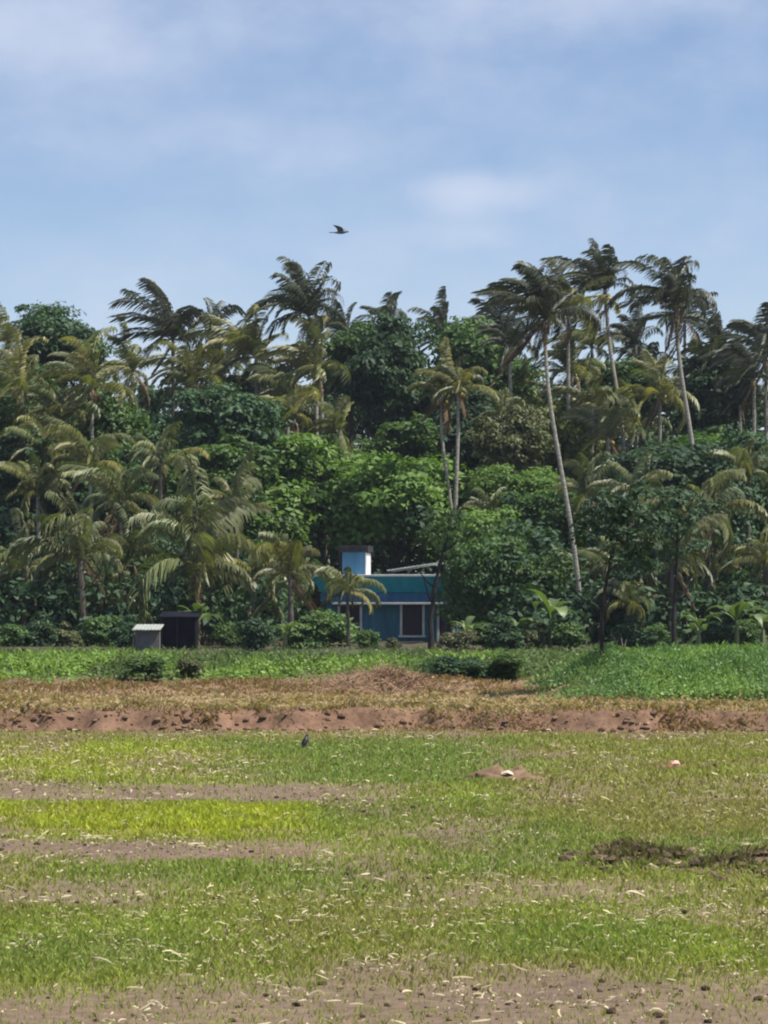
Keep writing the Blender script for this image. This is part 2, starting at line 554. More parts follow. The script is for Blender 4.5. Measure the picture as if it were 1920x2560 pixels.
# ------------------------------------------------------------------ grass, straw, clods on the field
def scatter(n, y0, y1, xpad=1.6):
    """random points over the wedge of field in view (and a margin beside it)"""
    Y = np.sqrt(rng.random(n) * (y1 ** 2 - y0 ** 2) + y0 ** 2)
    half = 0.143 * Y + xpad
    X = (rng.random(n) * 2 - 1) * half
    k = int(n * 0.3)                                             # thinner cover farther out to both sides
    Y2 = y0 + rng.random(k) * (y1 - y0)
    X2 = (0.143 * Y2 + xpad + rng.random(k) * 5.0) * np.where(rng.random(k) < 0.5, -1, 1)
    return np.concatenate([X, X2]), np.concatenate([Y, Y2])


def blades(X, Y, Z, h, w, lean, c, tipc=1.15):
    """one tapered, leaning blade (2 joined faces) per point"""
    n = len(X)
    a = rng.random(n) * 2 * np.pi
    d = rng.random(n) * 2 * np.pi
    wx, wy = np.cos(a) * w / 2, np.sin(a) * w / 2
    lx, ly = np.cos(d) * lean * h, np.sin(d) * lean * h
    v = np.empty((n, 4, 3))
    v[:, 0] = np.stack([X - wx, Y - wy, Z - 0.01], -1)
    v[:, 1] = np.stack([X + wx, Y + wy, Z - 0.01], -1)
    v[:, 2] = np.stack([X + lx * 0.4 + wx * 0.8, Y + ly * 0.4 + wy * 0.8, Z + h * 0.62], -1)
    v[:, 3] = np.stack([X + lx, Y + ly, Z + h * np.sqrt(np.maximum(1 - 0.5 * lean ** 2, 0.2))], -1)
    t = np.repeat(c[:, None, :], 4, 1)
    t[:, 3] *= tipc
    return v.reshape(-1, 3), np.arange(n * 4).reshape(n, 4), t.reshape(-1, 3)


def build_grass():
    V, F, T = [], [], []
    off = 0
    for n, y0, y1, hh, ww in ((210000, 14.5, 22, 0.06, 0.0078), (205000, 22, 33, 0.065, 0.012), (175000, 33, 50.6, 0.075, 0.02)):
        X, Y = scatter(n, y0, y1)
        n = len(X)
        cover, c, soil, lime = zones(X, Y)
        clump = fbm(X * 7, Y * 7, 71, 2)
        keep = (rng.random(n) < cover ** 1.5 * (0.35 + 1.0 * clump)) & (Y < bund_front(X) - 0.2)
        keep |= (rng.random(n) < 0.05) & (Y < bund_front(X) - 0.2)
        X, Y, cover, c, clump, lime = X[keep], Y[keep], cover[keep], c[keep], clump[keep], lime[keep]
        m = len(X)
        dryb = rng.random(m) < 0.14 * (1 - lime)
        c = c * (0.65 + 0.7 * rng.random(m))[:, None]
        c[dryb] = c[dryb] * 0.35 + col(0.33, 0.27, 0.14) * 0.65
        h = hh * (0.5 + 0.8 * rng.random(m)) * (0.45 + 0.6 * cover + 0.35 * (clump - 0.5) + 0.25 * lime) * (1 + 0.6 * ridge_mask(X, Y))
        v, f, t = blades(X, Y, ground_h(X, Y), h, ww * (0.7 + 0.6 * rng.random(m)), rng.random(m) * 0.9, c)
        V.append(v); F.append(f + off); T.append(t)
        off += len(v)
    me = np_mesh('field_grass', np.concatenate(V), np.concatenate(F), M['grass'], np.concatenate(T))
    o = mobj('field_grass', me)
    tag(o, 'short patchy grass and stubble growing over the field', 'grass', kind='stuff')


build_grass()


def build_straw():
    V, F, T = [], [], []
    off = 0
    for n, y0, y1, s in ((8500, 14.8, 22, 1.0), (9500, 22, 33, 1.2), (8000, 33, 50, 1.6)):
        X, Y = scatter(n, y0, y1, 1.0)
        n = len(X)
        xs, ys = to_px(X, Y)
        cl = fbm(X * 1.4, Y * 0.9, 81, 3)
        d = (0.2 + 1.0 * sm(0.5, 0.64, cl)) * (0.15 + 1.8 * sm(0.45, 0.65, fbm(X * 5, Y * 4, 82, 2)))
        d = d * np.where((ys > 2170) & (ys < 2450), 1.1, 0.55) + np.where((ys > 1862) & (ys < 1950) & (xs < 620), 0.65, 0)
        d = d + np.where((ys > 2230) & (ys < 2330) & (xs > 500), 0.2, 0)
        keep = rng.random(n) < d
        X, Y = X[keep], Y[keep]
        m = len(X)
        ln = s * (0.014 + 0.1 * rng.random(m) ** 4)
        wd = s * (0.003 + 0.008 * rng.random(m) ** 2)
        ln = np.where(rng.random(m) < 0.15, ln * 1.3, ln * 0.85)
        a = rng.random(m) * 2 * np.pi
        arch = ln * 0.3 * (rng.random(m) - 0.25) ** 2
        tilt = (rng.random(m) - 0.5) * 0.9
        bend = ln * (rng.random(m) - 0.5) * 0.5
        z0 = ground_h(X, Y) + 0.02 + 0.035 * rng.random(m)
        tone = 0.45 + 0.75 * rng.random(m)
        c = col(0.5, 0.43, 0.27) * tone[:, None]
        ca, sa = np.cos(a), np.sin(a)
        S = 4
        v = np.empty((m, S, 3, 3))
        for i in range(S):
            u = i / (S - 1) - 0.5
            cx = X + ca * ln * u - sa * bend * (0.25 - u * u) * 4
            cy = Y + sa * ln * u + ca * bend * (0.25 - u * u) * 4
            cz = z0 + arch * (0.25 - u * u) * 4 + tilt * ln * (u + 0.5) * (np.abs(tilt) > 0.25)
            w = wd * (1 - 1.2 * abs(u))
            v[:, i, 0] = np.stack([cx + sa * w, cy - ca * w, cz], -1)
            v[:, i, 1] = np.stack([cx, cy, cz + w * 1.3], -1)
            v[:, i, 2] = np.stack([cx - sa * w, cy + ca * w, cz], -1)
        base = np.arange(m)[:, None] * (S * 3)
        f = []
        for i in range(S - 1):
            for k in range(2):
                f.append(base + np.array([i * 3 + k, i * 3 + k + 1, i * 3 + k + 4, i * 3 + k + 3]))
        V.append(v.reshape(-1, 3)); F.append(np.concatenate(f) + off)
        T.append(np.repeat(c, S * 3, 0))
        off += m * S * 3
    me = np_mesh('straw_litter', np.concatenate(V), np.concatenate(F), M['straw'], np.concatenate(T))
    o = mobj('straw_litter', me)
    tag(o, 'pale bits of straw and dry leaf scattered over the field', 'straw', kind='stuff')


build_straw()

ICO_V = None


def ico():
    global ICO_V, ICO_F
    if ICO_V is None:
        g = (1 + 5 ** 0.5) / 2
        v = np.array([(-1, g, 0), (1, g, 0), (-1, -g, 0), (1, -g, 0), (0, -1, g), (0, 1, g), (0, -1, -g), (0, 1, -g), (g, 0, -1), (g, 0, 1), (-g, 0, -1), (-g, 0, 1)])
        ICO_V = v / np.linalg.norm(v[0])
        ICO_F = np.array([(0, 11, 5), (0, 5, 1), (0, 1, 7), (0, 7, 10), (0, 10, 11), (1, 5, 9), (5, 11, 4), (11, 10, 2), (10, 7, 6), (7, 1, 8),
                          (3, 9, 4), (3, 4, 2), (3, 2, 6), (3, 6, 8), (3, 8, 9), (4, 9, 5), (2, 4, 11), (6, 2, 10), (8, 6, 7), (9, 8, 1)])
    return ICO_V, ICO_F


def build_clods():
    iv, iff = ico()
    P = []
    X, Y = scatter(1600, 15, 33, 0.8)
    cl = fbm(X * 1.4, Y * 0.9, 81, 3)
    keep = rng.random(len(X)) < 0.1 + 0.5 * sm(0.5, 0.65, cl)
    P.append((X[keep], Y[keep], 0.008 + 0.026 * rng.random(keep.sum()) ** 2, 0.3))
    n = 420                                                    # ridge of turned earth
    X = 1.7 + 2.5 * rng.random(n); Y = 25.2 - 0.5 * (X - 2.4) + rng.normal(0, 0.5, n)
    P.append((X, Y, 0.018 + 0.045 * rng.random(n) ** 2, 0.6))
    n = 220
    X = 1.9 + 2.8 * rng.random(n); Y = 29.6 + rng.normal(0, 0.9, n)
    P.append((X, Y, 0.012 + 0.03 * rng.random(n) ** 2, 0.8))
    X, Y = scatter(6500, 14.8, 36, 0.8)                         # crumbs of the bare strips
    cv = zones(X, Y)[0]
    keep = rng.random(len(X)) < sm(0.45, 0.1, cv) * 0.8
    P.append((X[keep], Y[keep], 0.004 + 0.018 * rng.random(keep.sum()) ** 3, 0.95))
    X, Y = scatter(650, 15, 40, 0.8)                           # dark lumps in the grass
    P.append((X, Y, 0.008 + 0.02 * rng.random(len(X)) ** 2, 0.35))
    for hx_, hy_, hn_ in ((1.73, 36.9, 110), (4.26, 39.2, 60)):  # round the two little heaps
        P.append((hx_ + rng.normal(0, 0.3, hn_), hy_ + rng.normal(-0.1, 0.35, hn_), 0.015 + 0.04 * rng.random(hn_) ** 2, 0.75))
    n = 800                                                    # crumbs fallen from the bund face
    X = rng.random(n) * 18 - 9; Y = bund_front(X) + rng.normal(0.05, 0.3, n)
    P.append((X, Y, 0.012 + 0.06 * rng.random(n) ** 3, 1.0))
    V, F, T, off = [], [], [], 0
    for X, Y, r, k in P:
        m = len(X)
        v = iv[None] * (0.7 + 0.6 * rng.random((m, 12, 1))) * r[:, None, None] * np.array([1.2, 1.0, 0.75])
        v = v + np.stack([X, Y, ground_h(X, Y) + r * 0.35], -1)[:, None, :]
        c = col(0.19, 0.13, 0.085) * k * (0.6 + 0.8 * rng.random(m))[:, None]
        if k == 1.0:
            c = col(0.155, 0.1, 0.062) * (0.7 + 0.7 * rng.random(m))[:, None]
        V.append(v.reshape(-1, 3)); T.append(np.repeat(c, 12, 0))
        F.append((iff[None] + (np.arange(m) * 12)[:, None, None]).reshape(-1, 3) + off)
        off += m * 12
    me = np_mesh('soil_clods', np.concatenate(V), np.concatenate(F), M['clod'], np.concatenate(T), flat=True)
    tag(mobj('soil_clods', me), 'brown clods of turned and crumbled earth strewn over the field', 'clods', kind='stuff')


build_clods()


def build_bund_grass():
    """dry tan grass on top of the bund and on the waste ground"""
    V, F, T, off = [], [], [], 0
    X = np.concatenate([rng.random(90000) * 24 - 12, rng.random(20000) * 24 - 12])
    Y = np.concatenate([49.4 + rng.random(90000) * 18, bund_front(X[90000:]) + 0.15 + rng.random(20000) * 1.3])
    bf = bund_front(X)
    n1 = fbm(X * 0.9, Y * 0.8, 61)
    d = np.maximum(sm(0.2, 1.0, Y - bf), 0.85 * sm(-0.5, 0.0, Y - bf) * sm(0.4, 0.55, fbm(X * 1.1, Y * 0, 63, 3))) * np.where(Y < 59, 0.25 + 0.8 * sm(0.3, 0.55, n1), 0.25 + 0.7 * sm(0.4, 0.6, n1))
    d = d * (1 - mound_mask(X) * sm(53.8, 54.8, Y))
    keep = rng.random(len(X)) < d
    X, Y = X[keep], Y[keep]
    m = len(X)
    g = rng.random(m)
    c = np.where((g < 0.22)[:, None], col(0.22, 0.2, 0.075), col(0.36, 0.275, 0.155)) * (0.65 + 0.6 * rng.random(m))[:, None]
    redz = ((Y > 58.5) & (g > 0.3))
    redz |= (Y < bund_front(X) + 0.5) & (g > 0.25)
    c[redz] = col(0.255, 0.165, 0.093) * (0.7 + 0.5 * rng.random(redz.sum()))[:, None]
    h = 0.06 * (0.5 + rng.random(m)) + 0.12 * sm(0.5, 0.7, fbm(X * 1.2, Y * 1.0, 64, 3)) * rng.random(m)
    v, f, t = blades(X, Y, ground_h(X, Y), h, 0.02 + 0.02 * rng.random(m), 0.4 + rng.random(m) * 0.9, c)
    me = np_mesh('bund_grass', v, f, M['grass'], t)
    tag(mobj('bund_grass', me), 'dry tan grass along the top of the low bund', 'dry grass', kind='stuff')


build_bund_grass()


# ------------------------------------------------------------------ leaves: clouds of leaf-shaped faces
def leaf_quads(P, Nrm, size, aspect=0.5, droop=0.35):
    """a kite-shaped leaf at each point; P (n,3), Nrm (n,3) outward normals"""
    n = len(P)
    Nrm = Nrm / np.maximum(np.linalg.norm(Nrm, axis=1, keepdims=True), 1e-6)
    rnd = rng.normal(size=(n, 3))
    t = np.cross(Nrm, rnd)
    t /= np.maximum(np.linalg.norm(t, axis=1, keepdims=True), 1e-6)
    t[:, 2] -= droop
    t /= np.maximum(np.linalg.norm(t, axis=1, keepdims=True), 1e-6)
    b = np.cross(Nrm, t)
    b /= np.maximum(np.linalg.norm(b, axis=1, keepdims=True), 1e-6)
    s = size[:, None]
    v = np.empty((n, 4, 3))
    v[:, 0] = P
    v[:, 1] = P + t * s * 0.45 + b * s * aspect * 0.5
    v[:, 2] = P + t * s + Nrm * s * -0.12
    v[:, 3] = P + t * s * 0.45 - b * s * aspect * 0.5
    return v.reshape(-1, 3), np.arange(n * 4).reshape(n, 4)


def crown_mesh(name, mat, nclump, per, leaf, seed, flat=0.85, ragged=0.22, aspect=0.55, clump_r=(0.17, 0.34), skirt=-0.75):
    """crown of unit radius: uneven clumps of leaves, gaps between the clumps"""
    global rng
    keep = rng
    rng = np.random.default_rng(seed)
    V, Nn, S, T = [], [], [], []
    K = 6
    lc = rng.normal(size=(K, 3)); lc /= np.linalg.norm(lc, axis=1, keepdims=True)
    lc *= rng.uniform(0.3, 0.72, (K, 1)) * np.array([1, 1, flat])
    lr = rng.uniform(0.3, 0.6, K)
    lc[0] = (0, 0, -0.15); lr[0] = 0.72
    wl = lr ** 2 / np.sum(lr ** 2)
    for k in range(nclump):
        j = rng.choice(K, p=wl)
        d = rng.normal(size=3); d /= np.linalg.norm(d)
        if d[2] < skirt: d[2] = -d[2]
        rr = (rng.random() ** 0.4) * lr[j] * (1.0 + (rng.random() < 0.12) * 0.35)
        c = lc[j] + d * rr
        r = rng.uniform(*clump_r)
        q = rng.normal(size=(per, 3)); q /= np.linalg.norm(q, axis=1, keepdims=True)
        q[:, 2] = np.where(q[:, 2] < -0.35, -q[:, 2], q[:, 2])
        p = c + q * r * (0.5 + 0.6 * rng.random((per, 1))) * np.array([1.15, 1.15, 0.72])
        V.append(p)
        Nn.append(q * 0.7 + np.array([0, 0, 0.6]) + rng.normal(size=(per, 3)) * 0.45)
        S.append(leaf * rng.uniform(0.7, 1.4) * (0.6 + 0.8 * rng.random(per)))
        T.append(np.full(per, rng.random()) * 0.7 + rng.random(per) * 0.3)
    v, f = leaf_quads(np.concatenate(V), np.concatenate(Nn), np.concatenate(S), aspect)
    me = np_mesh(name, v, f, mat, np.repeat(np.concatenate(T), 4))
    rng = keep
    return me


CROWN_CACHE = {}


def crown(kind, var, small):
    key = (kind, var, small)
    if key not in CROWN_CACHE:
        s = abs(hash(kind)) % 1000 if False else sum(map(ord, kind))
        if small == 'sparse':
            CROWN_CACHE[key] = crown_mesh('crown_' + kind, LEAF[kind], 64, 42, 0.085, s * 5 + var, 1.1, 0.4, 0.5, (0.07, 0.2), -0.9)
        elif small:
            CROWN_CACHE[key] = crown_mesh('crown_' + kind, LEAF[kind], 70, 70, 0.14, s * 7 + var, 0.9, 0.35, 0.5, (0.18, 0.36), -0.5)
        else:
            CROWN_CACHE[key] = crown_mesh('crown_' + kind, LEAF[kind], 210, 90, 0.085, s * 13 + var, 0.9, 0.4, 0.55, (0.13, 0.3))
    return CROWN_CACHE[key]


def trunk_with_limbs(H, r, spread, seed, base_r=None):
    rd = random.Random(seed)
    mb = MB()
    pts, rad = [], []
    x = y = 0.0
    for i in range(8):
        t = i / 7
        pts.append((x, y, -0.15 + t * H))
        rad.append(r * (1.35 if i == 0 else 1.0) * (1 - 0.6 * t))
        x += rd.uniform(-1, 1) * H * 0.012; y += rd.uniform(-1, 1) * H * 0.012
    mb.tube(pts, rad, 8)
    for k in range(6):
        t = rd.uniform(0.45, 0.95)
        i = int(t * 7)
        p = Vector(pts[i]); a = k * 1.05 + rd.uniform(-0.4, 0.4)
        d = Vector((math.cos(a), math.sin(a), rd.uniform(0.4, 1.0)))
        ln = spread * rd.uniform(0.5, 0.85)
        q = [p, p + d * ln * 0.45 + Vector((0, 0, 0.05 * ln)), p + d * ln * 0.75 + Vector((0, 0, 0.2 * ln)), p + d * ln + Vector((0, 0, 0.25 * ln))]
        mb.tube(q, [rad[i] * 0.6, rad[i] * 0.42, rad[i] * 0.25, rad[i] * 0.1], 6)
    return mb


TREE_N = 0


def broadleaf(x, y, rx, rz, Y, kind, label, name='broadleaf_tree', cat='tree', group='broadleaf trees of the wood', small=False, bark='bark', base_x=None, base_Y=None, tr=None):
    """crown centre at photo pixel (x, y), half sizes in photo pixels, depth in metres"""
    global TREE_N
    TREE_N += 1
    c = at(x, y, Y)
    bx = c.x if base_x is None else (base_x - CX) / FPX * Y
    base = Vector((bx, Y, gz(bx, Y)))
    root = empty(name, base, label, cat, group)
    sx, sz = rx / ppm(Y), rz / ppm(Y)
    H = c.z - base.z
    rad = tr or max(0.05, min(0.26, 0.02 * (H + sz)))
    tr_o = trunk_with_limbs(max(H, 0.5), rad, sx * 0.9, TREE_N).build('trunk', M[bark], root, flat=False)
    if base_x is not None:                                   # lean towards the crown
        me = tr_o.data
        dx = c.x - base.x
        for v in me.vertices:
            v.co.x += dx * max(0, min(1, v.co.z / max(H, 0.5))) ** 2.6
    me = crown(kind, TREE_N % 3, small)
    o = mobj('crown', me, root, (c.x - base.x, 0, c.z - base.z))
    o.scale = (sx, (sx + sz) * 0.5, sz)
    o.rotation_euler = (0, 0, TREE_N * 2.399)
    o['kind'] = 'stuff'
    return root


# ------------------------------------------------------------------ coconut palms
def frond_arrays(az, a0, bend, Ln, wind, rd, curl=1.4, nl=60, wid=0.066, droop=1.0):
    """one feather frond from the origin: rachis plus drooping leaflets on both sides"""
    S = 15
    s = np.linspace(0, 1, S)
    th = a0 - bend * s ** curl
    ds = Ln / (S - 1)
    dirs = np.stack([np.cos(th) * math.cos(az), np.cos(th) * math.sin(az), np.sin(th)], -1)
    dirs = dirs + np.asarray(wind)[None] * (s ** 1.2)[:, None]
    dirs /= np.linalg.norm(dirs, axis=1, keepdims=True)
    P = np.concatenate([np.zeros((1, 3)), np.cumsum((dirs[:-1] + dirs[1:]) * 0.5 * ds, 0)])
    Sd = np.cross(dirs, np.array([0, 0, 1.0]))
    bad = np.linalg.norm(Sd, axis=1) < 0.15
    Sd[bad] = np.array([-math.sin(az), math.cos(az), 0])
    Sd /= np.linalg.norm(Sd, axis=1, keepdims=True)
    roll = rd.uniform(-0.9, 0.9)
    Up = np.cross(Sd, dirs)
    Sd, Up = Sd * math.cos(roll) + Up * math.sin(roll), Up * math.cos(roll) - Sd * math.sin(roll)
    # rachis: a flat, tapering three-sided bar
    w = 0.06 * (1 - 0.85 * s) * (Ln / 4.0) ** 0.5
    rv = np.stack([P + Sd * w[:, None], P - Sd * w[:, None], P - Up * w[:, None] * 0.9], 1).reshape(-1, 3)
    rf = []
    for i in range(S - 1):
        for k in range(3):
            rf.append((i * 3 + k, i * 3 + (k + 1) % 3, i * 3 + 3 + (k + 1) % 3, i * 3 + 3 + k))
    # leaflets
    u = np.repeat(np.linspace(0.13, 0.995, nl), 2)
    side = np.tile([1.0, -1.0], nl)
    m = len(u)
    npr = np.random.default_rng(rd.randrange(1 << 30))
    u = np.clip(u + npr.uniform(-0.01, 0.01, m), 0.1, 1)
    f = u * (S - 1)
    i0 = np.clip(f.astype(int), 0, S - 2)
    fr = (f - i0)[:, None]
    p = P[i0] * (1 - fr) + P[i0 + 1] * fr
    T = dirs[i0]; SD = Sd[i0]; UP = Up[i0]
    rv_ = npr.uniform(-1, 1, (m, 3))
    ll = Ln * 0.29 * (0.35 + 0.65 * np.sin(np.pi * np.clip(0.12 + 0.8 * u, 0, 1)) ** 0.7) * (0.85 + 0.15 * rv_[:, 0])
    gap = npr.random(m) < 0.07
    ll = np.where(gap, ll * 0.25, ll)
    d0 = SD * side[:, None] * 0.85 + T * (0.45 + 0.5 * u[:, None]) + UP * 0.22 + rv_ * 0.2
    d0 /= np.linalg.norm(d0, axis=1, keepdims=True)
    g = np.array([0, 0, -1.0]) + np.asarray(wind) * 2.2
    d1 = d0 + g * 1.0 * droop
    d1 /= np.linalg.norm(d1, axis=1, keepdims=True)
    d2 = d0 + g * 2.4 * droop
    d2 /= np.linalg.norm(d2, axis=1, keepdims=True)
    q1 = p + d0 * (ll * 0.3)[:, None]
    q2 = q1 + d1 * (ll * 0.38)[:, None]
    q3 = q2 + d2 * (ll * 0.32)[:, None]
    wv = T * 0.8 + UP * 0.5 + rv_ * 0.15
    wv -= d1 * np.sum(wv * d1, 1, keepdims=True)
    wv /= np.maximum(np.linalg.norm(wv, axis=1, keepdims=True), 1e-6)
    ww = wid * (Ln / 4.0) ** 0.5 * rd.uniform(0.8, 1.2)
    lv = np.stack([p - wv * ww * 0.35, p + wv * ww * 0.35, q1 - wv * ww * 0.6, q1 + wv * ww * 0.6, q2 - wv * ww * 0.5, q2 + wv * ww * 0.5, q3 - wv * ww * 0.08, q3 + wv * ww * 0.08], 1)
    b = len(rv) + np.arange(m)[:, None] * 8
    lf = np.concatenate([b + np.array([0, 1, 3, 2]), b + np.array([2, 3, 5, 4]), b + np.array([4, 5, 7, 6])])
    V = np.concatenate([rv, lv.reshape(-1, 3)])
    F = np.concatenate([np.array(rf), lf])
    tint = np.concatenate([np.full(len(rv), 1.0), np.repeat(np.clip(rd.random() * 0.6 + 0.25 + 0.25 * rv_[:, 1], 0, 1), 8)])  # rachis fully in the pale tone, as part of the painted highlight
    return V, F, tint


COCO_ME = None
PALM_N = 0
WIND = np.array([-0.42, 0.05, 0.03])


def coconut_palm(x, y, Y, bx, Ln, n, tone, label, mids=(), wind=1.0, up=0.5, dry=2, nuts=4, tr=0.14, group='coconut palms of the wood', droopy=1.0, nl=47, bark='palm_bark'):
    """crown heart at photo pixel (x, y); trunk foot at photo column bx; mids = photo points the trunk passes"""
    global COCO_ME, PALM_N
    PALM_N += 1
    rd = random.Random(1000 + PALM_N)
    top = at(x, y, Y)
    bX = (bx - CX) / FPX * Y
    base = Vector((bX, Y, gz(bX, Y)))
    if Y > 137: nl = min(nl, 40)
    root = empty('coconut_palm', base, label, 'palm', group)
    ctrl = [base - Vector((0, 0, 0.2))] + [at(a, b, Y) for a, b in mids] + [top]
    ctrl.sort(key=lambda v: v.z)
    # smooth trunk through the control points
    zs = [c.z for c in ctrl]; xs = [c.x for c in ctrl]
    K = 22
    pts, rad = [], []
    for i in range(K + 1):
        t = i / K
        z = zs[0] + (zs[-1] - zs[0]) * t
        xx = float(np.interp(z, zs, xs))
        pts.append([xx, z])
    a = np.array(pts)
    for _ in range(6):
        a[1:-1, 0] = 0.5 * a[1:-1, 0] + 0.25 * (a[:-2, 0] + a[2:, 0])
    P = []
    sway = rd.uniform(-0.25, 0.25)
    for i in range(K + 1):
        t = i / K
        P.append((a[i, 0] - base.x, sway * math.sin(t * math.pi), a[i, 1] - base.z))
        rad.append(tr * (1.0 + 0.7 * max(0, 1 - t * 9) - 0.38 * t + (0.03 if i % 2 else 0)))
    MB().tube(P, rad, 9).build('trunk', M[bark], root, flat=False)
    hc = Vector((top.x - base.x, 0, top.z - base.z))
    ga = 2.39996
    a_off = rd.uniform(0, 6.28)
    n = int(n * 1.3)
    for k in range(n):
        t = (k + 0.5) / n
        az = a_off + k * ga + rd.uniform(-0.7, 0.7)
        # young fronds stand up, old ones hang
        a0 = R(90) - t ** 1.1 * R(98 - 30 * (up - 0.5)) + R(rd.uniform(-18, 18))
        bend = R(rd.uniform(55, 150)) * (0.85 + 0.25 * t) * droopy
        if a0 < R(-10): bend *= 0.45
        l = Ln * rd.uniform(0.62, 1.18) * (0.8 + 0.2 * math.sin(math.pi * min(1, t + 0.25)))
        wv = WIND * wind * rd.uniform(0.3, 2.0) + np.array([rd.uniform(-0.2, 0.2), rd.uniform(-0.3, 0.3), -0.05])
        isdry = k >= n - dry
        V, F, ti = frond_arrays(az, a0 if not isdry else R(rd.uniform(-75, -45)), bend if not isdry else R(12), l, wv, rd, curl=rd.uniform(1.1, 2.3), nl=nl, droop=0.85 if wind > 0.8 else 1.0)
        mt = FROND['dry'] if isdry else FROND[tone]
        if tone == 'green' and not isdry and t > 0.45 and rd.random() < 0.36: mt = FROND['yellow']
        if tone == 'yellow' and rd.random() < 0.45: mt = FROND['green']
        o = mobj('frond', np_mesh('frond', V, F, mt, ti), root, hc)
    if nuts:
        if COCO_ME is None:
            iv, iff = ico()
            COCO_ME = np_mesh('coconut', iv * np.array([0.12, 0.12, 0.15]), iff, M['coconut'])
        for k in range(nuts):
            q = rd.uniform(0, 6.28)
            mobj('coconut', COCO_ME, root, hc + Vector((math.cos(q) * 0.24, math.sin(q) * 0.24, rd.uniform(-0.45, -0.15))))
    return root


# ------------------------------------------------------------------ banana plants
def banana(x, y, Y, h, n, label, spread=1.0):
    """foot at photo pixel (x, y); h metres tall"""
    rd = random.Random(int(x * 7 + y))
    X = (x - CX) / FPX * Y
    base = Vector((X, Y, gz(X, Y)))
    root = empty('banana_plant', base, label, 'banana plant', 'banana plants at the foot of the wood')
    MB().tube([(0, 0, -0.1), (0.02, 0, h * 0.3), (0.03, 0.02, h * 0.55)], [0.11, 0.09, 0.05], 8).build('stem', M['banana_stem'], root, flat=False)
    for k in range(n):
        az = k * 2.4 + rd.uniform(-0.4, 0.4)
        a0 = R(rd.uniform(50, 85)); bend = R(rd.uniform(80, 140))
        Ln = h * rd.uniform(0.6, 0.85) * spread
        S = 14
        s = np.linspace(0, 1, S)
        th = a0 - bend * s ** 1.5
        d = np.stack([np.cos(th) * math.cos(az), np.cos(th) * math.sin(az), np.sin(th)], -1)
        P = np.concatenate([np.zeros((1, 3)), np.cumsum((d[:-1] + d[1:]) * 0.5 * Ln / (S - 1), 0)])
        Sd = np.array([-math.sin(az), math.cos(az), 0.0])
        Up = np.cross(Sd[None], d) * -1
        w = Ln * 0.17 * np.sin(np.pi * np.clip((s - 0.14) / 0.86, 0, 1)) ** 0.55
        w[:2] = 0.012
        w = w * np.array([1 - 0.3 * (rd.random() < 0.35) for _ in s])     # torn edges
        v = np.stack([P + Sd * w[:, None] + np.array([0, 0, 1]) * (w * 0.25)[:, None], P, P - Sd * w[:, None] + np.array([0, 0, 1]) * (w * 0.25)[:, None]], 1).reshape(-1, 3)
        f = []
        for i in range(S - 1):
            for j in range(2):
                f.append((i * 3 + j, i * 3 + j + 1, i * 3 + j + 4, i * 3 + j + 3))
        ti = np.repeat(np.clip(0.3 + 0.5 * rd.random() + 0.2 * np.sin(s * 30), 0, 1), 3)
        ti[1::3] = 1.0
        mobj('leaf', np_mesh('banana_leaf', v, np.array(f), M['banana'], ti), root, (0.03, 0.02, h * 0.5))
    return root


# ------------------------------------------------------------------ the dark wood that closes the view
def build_wood():
    V, Nn, S, T = [], [], [], []
    n = 1500
    X = rng.random(n) * 64 - 32
    Y = 156 + rng.random(n) * 18
    top = 13.2 + 3.2 * fbm(X * 0.16, Y * 0.1, 91, 3) + 0.6 * vnoise(X * 0.9, Y * 0.4, 92)
    Z = top * (rng.random(n) ** 0.75)
    for i in range(n):
        per = 70
        q = rng.normal(size=(per, 3)); q /= np.linalg.norm(q, axis=1, keepdims=True)
        q[:, 2] = np.where(q[:, 2] < -0.35, -q[:, 2], q[:, 2])
        r = rng.uniform(0.7, 1.5)
        V.append(np.array([X[i], Y[i], Z[i]]) + q * r * np.array([1.2, 1.2, 0.75]))
        Nn.append(q * 0.7 + np.array([0, 0, 0.6]) + rng.normal(size=(per, 3)) * 0.4)
        S.append(0.36 + 0.34 * rng.random(per)); T.append(np.full(per, rng.random()))
    v, f = leaf_quads(np.concatenate(V), np.concatenate(Nn), np.concatenate(S), 0.55)
    me = np_mesh('background_wood', v, f, LEAF['dark'], np.repeat(np.concatenate(T), 4))
    tag(mobj('background_wood', me), 'dark unbroken mass of trees closing the back of the wood', 'wood', kind='stuff')


build_wood()


